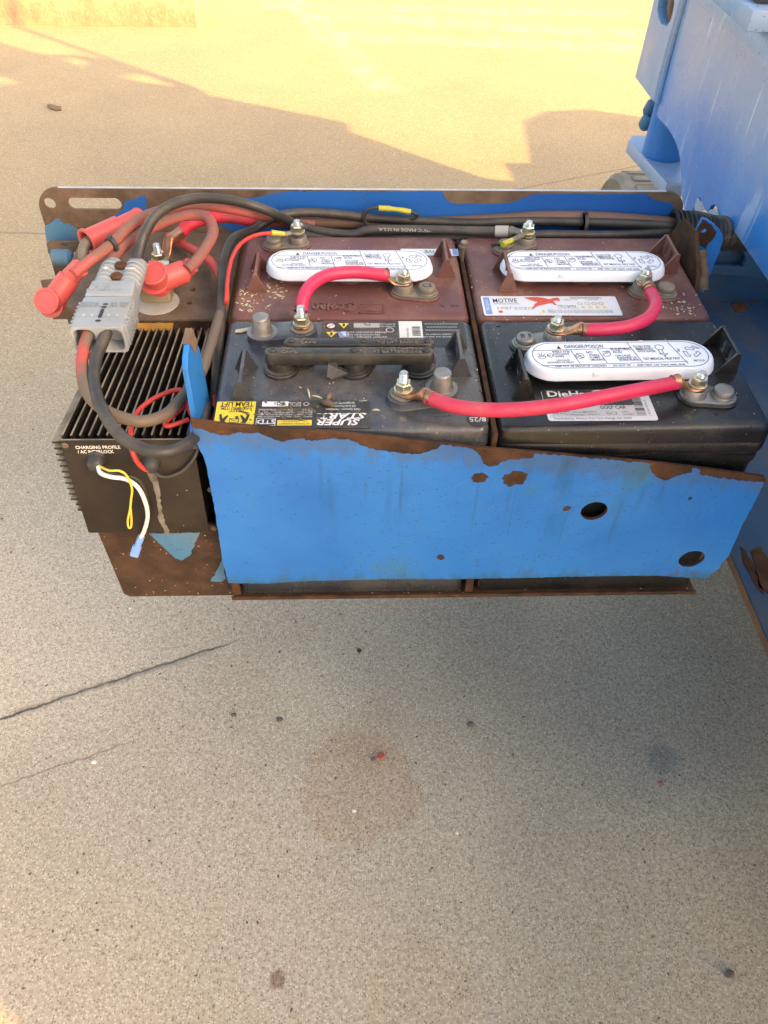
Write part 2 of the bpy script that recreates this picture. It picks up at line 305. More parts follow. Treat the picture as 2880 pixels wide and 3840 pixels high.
# ------------------------------------------------------------------ geometry helpers
class MB:
    def __init__(s): s.v = []; s.f = []
    def add(s, vs_, fs):
        o = len(s.v); s.v += [Vector(p) for p in vs_]; s.f += [tuple(i+o for i in f) for f in fs]; return s
    def bm(s, b):
        b.verts.index_update(); s.add([v.co.copy() for v in b.verts], [[v.index for v in f.verts] for f in b.faces]); b.free(); return s
    def box(s, x0, x1, y0, y1, z0, z1, bev=0.0, seg=2, mat=None):
        b = bmesh.new(); bmesh.ops.create_cube(b, size=1.0)
        for v in b.verts: v.co = Vector(((x0+x1)/2+v.co.x*(x1-x0), (y0+y1)/2+v.co.y*(y1-y0), (z0+z1)/2+v.co.z*(z1-z0)))
        if bev: bmesh.ops.bevel(b, geom=b.edges[:], offset=bev, segments=seg, affect='EDGES', profile=.5)
        if mat: bmesh.ops.transform(b, matrix=mat, verts=b.verts)
        return s.bm(b)
    def loft(s, loops, cap0=True, cap1=True):
        n = len(loops[0]); vs_ = [p for L in loops for p in L]; fs = []
        for i in range(len(loops)-1):
            for j in range(n):
                k = (j+1) % n; fs.append((i*n+j, i*n+k, (i+1)*n+k, (i+1)*n+j))
        if cap0: fs.append(tuple(range(n-1, -1, -1)))
        if cap1: fs.append(tuple((len(loops)-1)*n+j for j in range(n)))
        return s.add(vs_, fs)
    def lathe(s, prof, c, axis=(0, 0, 1), seg=24, phase=0.0):
        ax = Vector(axis).normalized(); q = Vector((0, 0, 1)).rotation_difference(ax); c = Vector(c)
        return s.loft([[c + q @ Vector((r*math.cos(2*math.pi*k/seg+phase), r*math.sin(2*math.pi*k/seg+phase), h)) for k in range(seg)] for r, h in prof])
    def tube(s, pts, r, seg=14, res=8, caps=True):
        P = spline(pts, res); n = len(P); rr = r if callable(r) else (lambda t: r)
        T = [(P[min(i+1, n-1)]-P[max(i-1, 0)]).normalized() for i in range(n)]
        N = T[0].orthogonal().normalized(); loops = []
        for i in range(n):
            if i:
                q = T[i-1].rotation_difference(T[i]); N = (q @ N).normalized()
            B = T[i].cross(N); rad = rr(i/(n-1))
            loops.append([P[i] + (N*math.cos(2*math.pi*k/seg)+B*math.sin(2*math.pi*k/seg))*rad for k in range(seg)])
        return s.loft(loops, caps, caps)
    def prism(s, poly, d):
        d = Vector(d); return s.loft([[Vector(p) for p in poly], [Vector(p)+d for p in poly]])
    def build(s, name, mat, parent=None, smooth=40):
        me = bpy.data.meshes.new(name); off = parent_base(parent)
        me.from_pydata([v-off for v in s.v], [], s.f)
        b = bmesh.new(); b.from_mesh(me); bmesh.ops.recalc_face_normals(b, faces=b.faces[:]); b.to_mesh(me); b.free()
        me.materials.append(MT[mat] if isinstance(mat, str) else mat)
        if smooth:
            me.shade_smooth(); me.set_sharp_from_angle(angle=R(smooth))
        return link(name, me, parent)
def link(name, me, parent):
    o = bpy.data.objects.new(name, me); col.objects.link(o)
    if parent: o.parent = parent
    return o
def parent_base(p):
    v = Vector((0, 0, 0))
    while p is not None: v += p.location; p = p.parent
    return v
def spline(pts, res=8):
    P = [Vector(p) for p in pts]
    if len(P) == 2: return [P[0].lerp(P[1], i/res) for i in range(res+1)]
    P = [P[0]*2-P[1]] + P + [P[-1]*2-P[-2]]; out = []
    for i in range(1, len(P)-2):
        a, b, c, d = P[i-1:i+3]
        for k in range(res):
            t = k/res
            out.append(.5*((2*b)+(c-a)*t+(2*a-5*b+4*c-d)*t*t+(3*b-a-3*c+d)*t**3))
    out.append(P[-2]); return out
def thing(name, label, cat, loc=(0, 0, 0), group=None):
    o = bpy.data.objects.new(name, None); col.objects.link(o); o.location = loc; o.empty_display_size = .02
    return tag(o, label, cat, group)
def tag(o, label, cat, group=None):
    o['label'] = label; o['category'] = cat
    if group: o['group'] = group
    return o
def struct(o): o['kind'] = 'structure'; return o
def rrect(x0, x1, y0, y1, r, z, n=5):
    out = []
    for cx, cy, a in ((x1-r, y1-r, 0), (x0+r, y1-r, 90), (x0+r, y0+r, 180), (x1-r, y0+r, 270)):
        for k in range(n+1): t = R(a+90*k/n); out.append(Vector((cx+r*math.cos(t), cy+r*math.sin(t), z)))
    return out
def plate2d(outlines, thick, mat4, name, mat, parent=None, bevel=0.0, smooth=35):
    """filled 2-D outline (first) with holes (rest), extruded to `thick` along local +z and placed by mat4"""
    cu = bpy.data.curves.new(name, 'CURVE'); cu.dimensions = '2D'; cu.fill_mode = 'BOTH'
    for o in outlines:
        sp = cu.splines.new('POLY'); sp.points.add(len(o)-1); sp.use_cyclic_u = True
        for p, q in zip(sp.points, o): p.co = (q[0], q[1], 0, 1)
    cu.extrude = max(thick/2-bevel, 0.0); cu.bevel_depth = bevel; cu.offset = -bevel; cu.bevel_resolution = 1
    tmp = bpy.data.objects.new('tmp', cu); col.objects.link(tmp)
    me = bpy.data.meshes.new_from_object(tmp.evaluated_get(bpy.context.evaluated_depsgraph_get()))
    bpy.data.objects.remove(tmp); bpy.data.curves.remove(cu)
    me.transform(mat4 @ Matrix.Translation((0, 0, thick/2))); me.transform(Matrix.Translation(-parent_base(parent)))
    me.materials.clear(); me.materials.append(MT[mat]); me.shade_smooth(); me.set_sharp_from_angle(angle=R(smooth)); me.name = name
    return link(name, me, parent)
def frame(o, ux, uy):
    ux = Vector(ux).normalized(); uy = Vector(uy).normalized(); uz = ux.cross(uy)
    return Matrix(((ux.x, uy.x, uz.x, o[0]), (ux.y, uy.y, uz.y, o[1]), (ux.z, uy.z, uz.z, o[2]), (0, 0, 0, 1)))
def jag(pts, amp=.0012, step=.006, seed=1, closed=True):
    """an outline broken up like torn paint"""
    rnd = random.Random(seed); out = []
    for i, a in enumerate(pts if closed else pts[:-1]):
        b = pts[(i+1) % len(pts)]; L = math.dist(a, b); n = max(1, int(L/step))
        for k in range(n):
            t = k/n; j = amp if k else 0
            out.append((a[0]+(b[0]-a[0])*t+rnd.uniform(-j, j), a[1]+(b[1]-a[1])*t+rnd.uniform(-j, j)))
    return out
def circle(c, r, n=28, ry=None, rot=0.0, wob=0.0, seed=0):
    rnd = random.Random(seed); out = []
    for k in range(n):
        t = 2*math.pi*k/n; s = 1+rnd.uniform(-wob, wob); x = r*s*math.cos(t); y = (ry or r)*s*math.sin(t)
        out.append((c[0]+x*math.cos(rot)-y*math.sin(rot), c[1]+x*math.sin(rot)+y*math.cos(rot)))
    return out
def stadium2(x0, x1, y0, y1, n=10):
    r = (y1-y0)/2; cy = (y0+y1)/2
    return [(x1-r+r*math.cos(R(-90+180*k/n)), cy+r*math.sin(R(-90+180*k/n))) for k in range(n+1)] + [(x0+r+r*math.cos(R(90+180*k/n)), cy+r*math.sin(R(90+180*k/n))) for k in range(n+1)]
def lettering(items, mat4, mat, parent, name='lettering', extrude=0.0):
    """items: (text, size, x, y[, rotation degrees, align, x stretch]); all lines of one print become one mesh"""
    b = bmesh.new()
    for it in items:
        txt, size, x, y = it[:4]; rot = it[4] if len(it) > 4 else 0; al = it[5] if len(it) > 5 else 'LEFT'; st = it[6] if len(it) > 6 else 1.0; sh = it[7] if len(it) > 7 else 0.0
        cu = bpy.data.curves.new('t', 'FONT'); cu.body = txt; cu.size = size; cu.align_x = al; cu.resolution_u = 2; cu.extrude = extrude; cu.shear = sh
        if len(it) > 8: cu.offset = it[8]
        tmp = bpy.data.objects.new('tmp', cu); col.objects.link(tmp)
        me = bpy.data.meshes.new_from_object(tmp.evaluated_get(bpy.context.evaluated_depsgraph_get()))
        bpy.data.objects.remove(tmp); bpy.data.curves.remove(cu)
        if len(it) > 9 and it[9] and me.vertices:
            xs = [v.co.x for v in me.vertices]; st = it[9]/max(max(xs)-min(xs), 1e-6)
        me.transform(Matrix.Translation((x, y, 0)) @ Matrix.Rotation(R(rot), 4, 'Z') @ Matrix.Diagonal((st, 1, 1, 1)))
        b.from_mesh(me); bpy.data.meshes.remove(me)
    me = bpy.data.meshes.new(name); b.to_mesh(me); b.free()
    me.transform(mat4); me.transform(Matrix.Translation(-parent_base(parent))); me.materials.clear(); me.materials.append(MT[mat])
    return link(name, me, parent)
def shapes(polys, mat4, mat, parent, name, thick=.0001):
    """flat print made of several closed shapes, one mesh"""
    m = MB()
    for p in polys:
        m.add([mat4 @ Vector((x, y, thick)) for x, y in p], [tuple(range(len(p)))])
    return m.build(name, mat, parent, 0)
def stroke(pts, wd):
    """a polyline as a flat ribbon polygon list"""
    out = []
    for a, b in zip(pts[:-1], pts[1:]):
        a = Vector(a); b = Vector(b); d = (b-a).normalized(); n = Vector((-d.y, d.x))*wd/2; e = d*wd/2
        out.append([tuple(a+n-e), tuple(a-n-e), tuple(b-n+e), tuple(b+n+e)][::-1])
    return out
def ring(c, r, wd, n=24):
    return stroke([(c[0]+r*math.cos(2*math.pi*k/n), c[1]+r*math.sin(2*math.pi*k/n)) for k in range(n+1)], wd)
def I4(x, y, z, rot=0): return Matrix.Translation((x, y, z)) @ Matrix.Rotation(R(rot), 4, 'Z')

# ================================================================== SETTING
m = MB(); m.add([(-60, -40, 0), (60, -40, 0), (60, 120, 0), (-60, 120, 0)], [(0, 1, 2, 3)])
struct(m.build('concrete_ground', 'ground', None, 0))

# concrete wheel stop at the far left
b0 = at(432, 60, z=0); wl = MB(); L0, L1 = b0.x-1.85, b0.x+.01; by = b0.y
def stop_section(x, e, rnd):
    j = lambda a: a+rnd.uniform(-.004, .004)
    return [Vector((x, by+j(e*.6), 0)), Vector((x, by+j(.004+e*.6), .035)), Vector((x, by+j(.022+e), j(.10))), Vector((x, by+j(.040+e), j(.128-e))), Vector((x, by+.085, j(.136-e))), Vector((x, by+j(.130-e), j(.128-e))), Vector((x, by+.150-e, .10)), Vector((x, by+.17-e*.6, 0))]
rnd = random.Random(3); secs = [stop_section(L0, .012, rnd)]
n = 60
for k in range(n+1): secs.append(stop_section(L0+.02+(L1-L0-.045)*k/n, 0, rnd))
secs.append(stop_section(L1-.012, .006, rnd)); secs.append(stop_section(L1, .022, rnd))
wl.loft(secs); o = wl.build('wheel_stop', 'bumper', None, 30)
tag(o, 'low pale concrete parking wheel stop lying on the sunlit ground', 'wheel stop')

# ================================================================== BATTERY TRAY
tray = thing('battery_tray', 'rusty steel swing-out tray painted blue that carries four batteries', 'battery tray', (.13, .2, .447))
FY = -.010                                       # front face of the front panel
fx = lambda u, v: (lambda p: (p.x, p.z))(at(u, v, y=FY))
XZ = lambda y: frame((0, y, 0), (1, 0, 0), (0, 0, 1))          # local z points to -y (towards the viewer)
c4 = lambda x, y: (403.2+.4166*x, 892.8+.4166*y)               # reading frames on the panel
c5 = lambda x, y: (979.3+.4097*x, 921.7+.4097*y)
top = [c4(18, 34), c4(200, 60), c4(480, 80), c4(760, 100), c4(1000, 125), c4(1320, 157), c4(1480, 178), c5(430, 136), c5(1035, 190), c5(1260, 215), c5(1640, 266)]
left = [c4(218, 878), c4(185, 760), c4(150, 520), c4(100, 260), c4(90, 230), c4(52, 150), c4(24, 70)]
bottom = [c5(1652, 285), c5(1590, 390), c5(1520, 520), c5(1450, 680), c5(1415, 715), c5(1400, 745), c5(1360, 770), c5(1335, 797), c5(1240, 795), c5(1080, 782), c5(800, 785), c5(330, 795), c5(0, 800), c4(1450, 857), c4(1040, 857), c4(850, 862), c4(600, 868), c4(400, 880)]
H1, H2 = fx(1283, 1103), fx(1493.5, 1206.5)
steel_out = [fx(*p) for p in top+bottom+left]
plate2d([steel_out, circle(H1, .0134), circle(H2, .0138)], .0038, XZ(FY+.0038), 'front_panel', 'rust', tray, .0005)
paint_top = [c4(30, 75), c4(75, 78), c4(110, 92), c4(160, 108), c4(210, 112), c4(260, 98), c4(320, 103), c4(370, 98), c4(400, 112), c4(440, 126), c4(490, 146), c4(540, 135), c4(590, 130), c4(650, 142), c4(700, 132), c4(760, 127), c4(830, 132), c4(870, 145), c4(910, 166), c4(960, 181), c4(1010, 191), c4(1060, 199), c4(1120, 208), c4(1180, 208), c4(1240, 201), c4(1280, 186), c4(1322, 160),
    c4(1478, 180), c4(1510, 202), c4(1530, 236), c5(156, 195), c5(180, 206), c5(220, 204), c5(260, 181), c5(300, 171), c5(340, 173), c5(390, 166), c5(424, 158), c5(428, 138), c5(1033, 193), c5(1045, 236), c5(1080, 266), c5(1110, 283), c5(1140, 276), c5(1180, 256), c5(1230, 243), c5(1256, 241), c5(1258, 218), c5(1298, 222), c5(1300, 249), c5(1380, 263), c5(1500, 281), c5(1638, 293)]
pt = jag([fx(*p) for p in paint_top], .0011, .0022, 4, False) + jag([fx(*p) for p in [paint_top[-1]]+bottom[1:]+left[:-1]+[paint_top[0]]], .00035, .004, 4, False)
plate2d([pt, circle(H1, .0134), circle(H2, .0138, wob=.02)], .0007, XZ(FY-.0001), 'paint_layer', 'paint_front', tray, .00015)
for i, (u, v, a, b) in enumerate(((1036, 1030, .0075, .0062), (1112, 1032, .0118, .0098), (1224, 1097, .0040, .0034), (952, 1202, .0038, .0046), (1490, 1075, .0022, .0018))):
    plate2d([circle(fx(u, v), a, 26, b, .2*i, .16, i)], .0007, XZ(FY-.0007), 'rust_spot', 'rust' if i < 2 else 'rust_dark', tray, .0003)
# blue bent tab standing at the panel's left end
tab = [(-.0095, .703), (.0085, .7085), (.0130, .7580), (.0200, .7650), (.0525, .7720), (.0560, .7640), (.0690, .7390), (.0715, .6450), (.0560, .6450), (-.009, .6920)]
YZ = lambda x: frame((x, 0, 0), (0, 1, 0), (0, 0, 1))
plate2d([tab], .0050, YZ(-.0140), 'end_tab', 'paint', tray, .0006)
plate2d([jag([(.0345, .7692), (.0525, .7731), (.0575, .7645), (.0640, .7510), (.0480, .7470)], .0006, .003, 2)], .0062, YZ(-.0146), 'rust_patch', 'rust_dusty', tray)
# floor, front lip, divider straps, lower skirt under the charger
mb = MB(); mb.box(-.0055, .528, .0006, .418, .4440, .4484, .0006); mb.build('floor_plate', 'rust_dark', tray)
mb = MB(); mb.box(-.1315, -.0060, .0105, .418, .4500, .4545, .0006); mb.build('floor_plate', 'rust_dark', tray)
mb = MB(); mb.box(-.006, .522, -.0122, -.0088, .4580, .4632, .0008); mb.build('front_lip', 'rust', tray)
for x in (-.004, .2565): 
    mb = MB(); mb.box(x, x+.0085, -.0084, -.0040, .4590, .4905, .001); mb.build('upright_strap', 'rust', tray)
mb = MB(); mb.box(.2605, .2655, .000, .360, .4486, .694, .0008); mb.build('divider', 'rust', tray)
sk = [(-.1315, .4485), (-.126, .4430), (-.006, .4430), (-.006, .566), (-.1345, .566)]
plate2d([sk], .004, XZ(.010), 'skirt_plate', 'rust_dark', tray, .0006)
fl = lambda u, v: (lambda p: (p.x, p.z))(at(u, v, y=.0055))
for pts in ([(322, 1152), (432, 1150), (424, 1168), (410, 1200), (392, 1210), (378, 1205), (350, 1178)], [(455, 1255), (468, 1232), (482, 1205), (487, 1250), (478, 1256)]):
    plate2d([jag([fl(*p) for p in pts], .0008, .004, 9)], .0006, XZ(.0056), 'paint_flake', 'paint_flake', tray)
# back panel with lifting slot and hole
bp = lambda u, v: (lambda p: (p.x, p.z))(at(u, v, y=.42))
zt = .7275; xl, xr = -.2600, .5600
def arc(cx, cz, r, a0, a1, n=7): return [(cx+r*math.cos(R(a0+(a1-a0)*k/n)), cz+r*math.sin(R(a0+(a1-a0)*k/n))) for k in range(n+1)]
bout = [(-.258, .455), (xr, .455), (xr, .702)] + arc(xr-.026, zt-.026, .026, 0, 90) + arc(xl+.028, zt-.028, .028, 90, 180)
hole_c = bp(107, 440); slot = stadium2(bp(147, 440)[0], bp(262, 440)[0], bp(200, 453)[1], bp(200, 428)[1])
plate2d([bout, circle(hole_c, .0072), slot], .0042, XZ(.4242), 'back_panel', 'rust_dusty', tray, .0006)
mb = MB(); mb.box(xl+.030, xr-.028, .4203, .4240, zt-.0006, zt+.0005, .0003, 1); mb.build('worn_highlight_edge', 'edge_bright', tray)
d6 = lambda x, y: ((100+x*.4822)/S, (680+y*.4822)/S); d4 = lambda x, y: ((780+x*.6028)/S, (700+y*.6028)/S); d8 = lambda x, y: ((1440+x*.868)/S, y*.868/S)
patchA = [d6(140, 350), d6(205, 310), d6(225, 285), d6(255, 290), d6(290, 330), d6(330, 325), d6(370, 350), d6(430, 395), d6(520, 440), d6(560, 560), d6(165, 560), d6(155, 455)]
patchB = [d6(640, 280), d6(690, 265), d6(750, 215), d6(755, 160), d6(800, 145), d6(870, 125), d6(890, 108), d6(930, 118), d6(938, 230), d6(800, 420), d6(650, 420)]
patchC = [d4(120, 100), d4(200, 75), d4(330, 60), d4(420, 35), d4(600, 27), d4(1000, 29), d4(1455, 29), d4(1485, 85), d4(1540, 110), d4(1580, 122), d4(1620, 105), d4(1659, 100)]
patchC += [((1560+x*.3617)/S, (760+y*.3617)/S) for x, y in ((380, 12), (470, 40), (560, 10))] + [d8(*p) for p in ((490, 880), (560, 872), (600, 855), (650, 838), (760, 836), (1135, 838), (1150, 855), (1180, 868), (1230, 872), (1250, 890))]
patchC += [(1455, 520), (1200, 540), (700, 540), (500, 500), (420, 450)]
for P, sd in ((patchA, 1), (patchB, 2), (patchC, 3)):
    plate2d([jag([bp(*p) for p in P], .0007, .005, sd)], .0006, XZ(.4199), 'paint_layer', 'paint_back' if sd > 1 else 'paint_flake', tray)
# rusty shelf that carries the contactor, with its bolts holes, and the ocher underside flange
mb = MB()
shelf_pts = [(-.205, .405), (-.205, .250), (-.150, .208), (-.006, .208), (-.006, .385), (-.016, .400)]
plate2d([shelf_pts, circle((-.052, .268), .0036, 14), circle((-.052, .240), .0036, 14)], .0035, frame((0, 0, .6765), (1, 0, 0), (0, 1, 0)), 'contactor_shelf', 'rust_dusty', tray, .0005)
fo = [(-.150, .6762), (-.006, .6762), (-.006, .600), (-.018, .600), (-.018, .650), (-.024, .664), (-.100, .664), (-.118, .670), (-.150, .668)]
plate2d([fo], .0030, XZ(.2125), 'shelf_flange', 'rust', tray)
plate2d([jag([(-.118, .674), (-.066, .674), (-.070, .664), (-.104, .664)], .0006, .004, 3)], .0005, XZ(.2093), 'primer_patch', 'ochre', tray)
# left end brackets with bolts
lp = lambda y: (lambda u, v: (lambda p: (p.x, p.z))(at(u, v, y=y)))
q = lp(.40)
plate2d([[q(100, 527), q(106, 522), q(200, 522), q(230, 700), q(148, 700)], circle(q(139, 528), .0036, 14, .0026)], .004, XZ(.404), 'side_bracket', 'rust_dusty', tray, .0006)
q = lp(.345)
plate2d([[q(87, 608), q(150, 602), q(215, 610), q(205, 690), q(115, 690)]], .004, XZ(.349), 'side_bracket', 'rust_dusty', tray, .0006)
mb = MB(); q0 = at(168, 556, y=.37); mb.lathe([(.010, 0), (.010, .02), (.0055, .024)], q0+Vector((-.030, 0, 0)), (1, 0, 0), 14)
mb.build('bolt_sleeve', 'paint_flake', tray)
for (u, v, y) in ((176, 552, .37), (205, 618, .33)):
    c = at(u, v, y=y); mb = MB(); mb.lathe([(.0042, -.008), (.0042, 0), (.0075, .0005), (.0085, .002), (.0085, .009), (.0070, .0105), (.003, .0105), (.003, .014)], c, (1, -.1, 0), 6); mb.build('bolt', 'steel', tray, 20)
# right end corner bracket
rb = lambda u, v: (lambda p: (p.x, p.z))(at(u, v, y=.300))
g2 = lambda x, y: ((2400+x*.3164)/S, (700+y*.3164)/S)
ro = [rb(*g2(*p)) for p in ((740, 378), (800, 392), (880, 450), (950, 520), (985, 580), (985, 640), (940, 780), (860, 980), (790, 1140), (750, 1265), (700, 1200), (670, 1000), (660, 700), (640, 590))]
plate2d([ro, circle(rb(*g2(757, 515)), .0032, 14)], .0050, XZ(.305), 'corner_plate', 'paint', tray, .0006)
ru = [rb(*g2(*p)) for p in ((735, 388), (790, 408), (860, 470), (905, 540), (880, 600), (820, 660), (775, 740), (650, 640), (640, 590))]
plate2d([jag(ru, .0006, .003, 5), circle(rb(*g2(757, 515)), .0032, 14)], .0006, XZ(.2999), 'rust_patch', 'rust', tray)
yp = lambda u, v: (lambda p: (p.y, p.z))(at(u, v, x=.529))
plate2d([[(.300, .737), (.345, .730), (.365, .700), (.365, .62), (.245, .62), (.245, .672), (.262, .705)]], .0045, YZ(.5285), 'corner_plate', 'rust', tray, .0006)
mb = MB()
a, b = at(*g2(720, 760), y=.288), at(*g2(740, 1230), y=.262)
mb.tube([a, a.lerp(b, .2), a.lerp(b, .4)+Vector((.001, 0, 0)), a.lerp(b, .55)+Vector((.002, 0, 0)), a.lerp(b, .8), b], lambda t: .0066+.0008*math.sin(t*17)*math.sin(t*9+1), 10, 10); mb.build('hinge_weld', 'rust_dusty', tray)

# ================================================================== CHARGER
ch = thing('battery_charger', 'finned black battery charger sitting left of the batteries in the tray', 'battery charger', (-.0685, .11, .566))
TL = Matrix.Translation((0, 0, .690)) @ Matrix.Rotation(R(-6.3), 4, 'X') @ Matrix.Translation((0, 0, -.690))
X0, X1 = -.1345, -.0185
mb = MB(); mb.box(X0+.001, X1-.001, .003, .216, .572, .6700, .001, mat=TL); mb.build('body', 'charger', ch)
mb = MB(); mb.box(X0, X1+.004, .0005, .0030, .575, .6890, .0006, mat=TL); fp = mb.build('face_plate', 'charger', ch)
mb = MB(); mb.box(X0+.006, X1-.006, .020, .205, .4548, .5680, .002); mb.build('mounting_base', 'rust_dark', ch)
nf = 15
for k in range(nf):
    x = X0+.0015+(X1-X0-.003)*k/(nf-1)
    mb = MB(); mb.add([TL @ Vector(p) for p in ((x-.0014, .010, .669), (x+.0014, .010, .669), (x+.0009, .006, .6905), (x-.0009, .006, .6905), (x-.0014, .216, .669), (x+.0014, .216, .669), (x+.0009, .216, .6905), (x-.0009, .216, .6905))],
        [(0, 1, 2, 3), (5, 4, 7, 6), (1, 5, 6, 2), (4, 0, 3, 7), (3, 2, 6, 7), (0, 4, 5, 1)])
    mb.build('fin', 'charger', ch, 0)
for k in range(13):
    z = .684-k*.0068
    mb = MB(); wd = .0085 if k < 11 else .005
    mb.add([TL @ Vector(p) for p in ((X0+.001, .004, z-.0019), (X0-wd, .004, z-.0009), (X0-wd, .004, z+.0009), (X0+.001, .004, z+.0019), (X0+.001, .21, z-.0019), (X0-wd, .21, z-.0009), (X0-wd, .21, z+.0009), (X0+.001, .21, z+.0019))],
        [(0, 1, 2, 3), (7, 6, 5, 4), (0, 4, 5, 1), (1, 5, 6, 2), (2, 6, 7, 3), (3, 7, 4, 0)]); mb.build('side_fin', 'charger', ch, 0)
FP = TL @ frame((0, .0003, 0), (1, 0, 0), (0, 0, 1))
tl = at(163, 966, y=.0)
lettering([('CHARGING PROFILE', .0050, tl.x, tl.z-.0014, 0, 'LEFT', 1.03, 0, .0001, .0405), ('/ AC INTERLOCK', .0050, tl.x+.001, tl.z-.0064, 0, 'LEFT', 1.03, 0, .0001, .033)], FP, 'print_white', fp)
for i, (u, v) in enumerate(((140, 964), (420, 966), (205, 1143), (340, 1143), (462, 1143), (172, 1062), (455, 1060))):
    c = at(u, v, y=-.001); mb = MB(); mb.lathe([(.0034, 0), (.0034, .0012), (.0022, .0022), (.0008, .0016)], (c.x, .001, c.z), (0, -1, 0), 12); mb.build('screw', 'rust_dusty', ch)
for u, v in ((207, 998), (325, 1000)):
    c = at(u, v, y=-.006); mb = MB(); mb.lathe([(.0095, 0), (.0095, .002), (.0084, .003), (.0084, .010), (.0062, .0135), (.0040, .015)], (c.x, .0015, c.z), (0, -1, -.25), 10, .3); g = mb.build('cable_gland', 'gland', ch)
# chalky residue that ran down the face from the right gland
res = [(318, 1018), (338, 1020), (345, 1050), (350, 1085), (356, 1110), (372, 1142), (362, 1142), (345, 1112), (340, 1075), (332, 1045), (322, 1030)]
plate2d([jag([(lambda p: (p.x, p.z))(at(u, v, y=-.004)) for u, v in res], .0008, .003, 6)], .0003, TL @ frame((0, .0002, 0), (1, 0, 0), (0, 0, 1)), 'lime_residue', 'lime', ch)

# ================================================================== BOOM LIFT (the machine the tray swings out of)
lift = thing('boom_lift', 'scuffed blue boom lift body beside the right end of the tray', 'boom lift', (.9, .4, 0))
PX = .62
px = lambda u, v: (lambda p: (p.y, p.z))(at(u, v, x=PX))
e2 = lambda x, y: ((2200+x*.452)/S, (y*.452)/S)
zb = .6875
tear = [e2(1130, 1805), e2(1090, 1795), e2(1040, 1815), e2(1005, 1800), e2(1000, 1770), e2(1020, 1745), e2(1085, 1738), e2(1065, 1700), e2(1035, 1705), e2(1000, 1760), e2(975, 1740), e2(960, 1700), e2(940, 1645), e2(925, 1640), e2(905, 1700), e2(880, 1745), e2(860, 1760)]
curve = [e2(812, 1770), e2(800, 1700), e2(782, 1600), e2(782, 1430), e2(775, 1330), e2(762, 1260), e2(740, 1190), e2(710, 1125), e2(675, 1070), e2(640, 1030), e2(600, 985), e2(578, 960)]
sideo = [(-1.9, zb)] + [px(*e2(1150, 1815))] + [px(*p) for p in tear] + [px(*p) for p in curve]
ys = px(*e2(578, 960))[0]
ztop = .862
sideo += [(ys+.004, ztop), (-1.9, ztop)]
plate2d([sideo], .006, YZ(PX), 'side_plate', 'paint_body', lift, .0008)
for P in ([e2(905, 1700), e2(925, 1642), e2(940, 1648), e2(962, 1705), e2(978, 1745), e2(905, 1748)], [e2(1005, 1798), e2(1003, 1770), e2(1030, 1740), e2(1090, 1732), e2(1110, 1795), e2(1040, 1812)]):
    plate2d([jag([px(*p) for p in P], .0008, .004, 8)], .0012, YZ(PX-.0016), 'bare_metal_tear', 'paint_pale', lift)
# rounded shoulder and deck above the side plate
prof = [(PX, ztop-.002), (PX+.003, ztop+.016), (PX+.014, ztop+.030), (PX+.030, ztop+.036), (PX+.25, ztop+.040), (PX+.25, ztop-.02), (PX+.02, ztop-.02)]
mb = MB(); mb.loft([[Vector((x, y, z)) for x, z in prof] for y in (-1.9, -.5, .2, ys+.004)]); mb.build('deck', 'paint_body', lift, 30)
c = at(1627, 22, z=.925)
mb = MB(); mb.box(c.x, c.x+.14, c.y, c.y+.30, .9035, .925, .002); hp = mb.build('hinge_pad', 'paint_pale', lift)
mb = MB(); mb.box(c.x+.010, c.x+.13, c.y+.020, c.y+.29, .926, .94, .003); mb.build('rubber_block', 'gland', lift)
# weld seams and gusset with slot
for dy in (.006, .016):
    mb = MB(); mb.tube([(PX-.001, ys+dy, .712), (PX-.002, ys+dy+.001, .78), (PX-.001, ys+dy, .862), (PX-.001, ys+dy, 1.0)], .005, 8, 8); mb.build('weld_seam', 'paint_pale', lift)
gp = lambda u, v: px(u, v)
gus = [(ys+.012, .71), px(*e2(520, 830)), px(*e2(380, 640)), px(*e2(385, 620)), px(*e2(455, 340)), px(*e2(535, 0)), (ys+.165, 1.06), (ys+.012, 1.06)]
slotp = [px(*e2(*p)) for p in ((585, -60), (565, 60), (570, 130), (590, 190), (640, 218), (670, 170), (690, 100), (702, 30), (700, -60))]
plate2d([gus, slotp], .016, YZ(PX+.004), 'gusset', 'paint_pale', lift, .0015)
mb = MB(); mb.box(PX+.03, PX+.036, ys+.02, ys+.17, .78, 1.05, .001); mb.build('gusset_backing', 'paint_chassis', lift)
# king pin, its clamp plate, greasy fittings
pc = at(1432, 335, z=.612); ax_x, ax_y = pc.x+.002, pc.y+.006
mb = MB(); mb.lathe([(.0340, .609), (.0355, .612), (.0360, .616), (.036, .86)], (ax_x, ax_y, 0), (0, 0, 1), 28); mb.build('king_pin', 'paint', lift)
z0 = .611
plate2d([[(p.x, p.y) for p in (at(1358, 303, z=z0), at(1364, 292, z=z0), at(1392, 291, z=z0), at(1560, 300, z=z0), at(1560, 398, z=z0), at(1441, 396, z=z0))][::-1]], .022, frame((0, 0, z0-.022), (1, 0, 0), (0, 1, 0)), 'clamp_plate', 'paint_pale', lift, .003)
for (u, v, rr) in ((1405, 232, .010), (1398, 262, .012)):
    p = at(u, v, y=ax_y+.03); mb = MB(); mb.lathe([(rr*.6, -.014), (rr, -.008), (rr, .008), (rr*.7, .012)], p, (.2, -.3, 1), 10); mb.build('grease_fitting', 'paint_flake', lift)
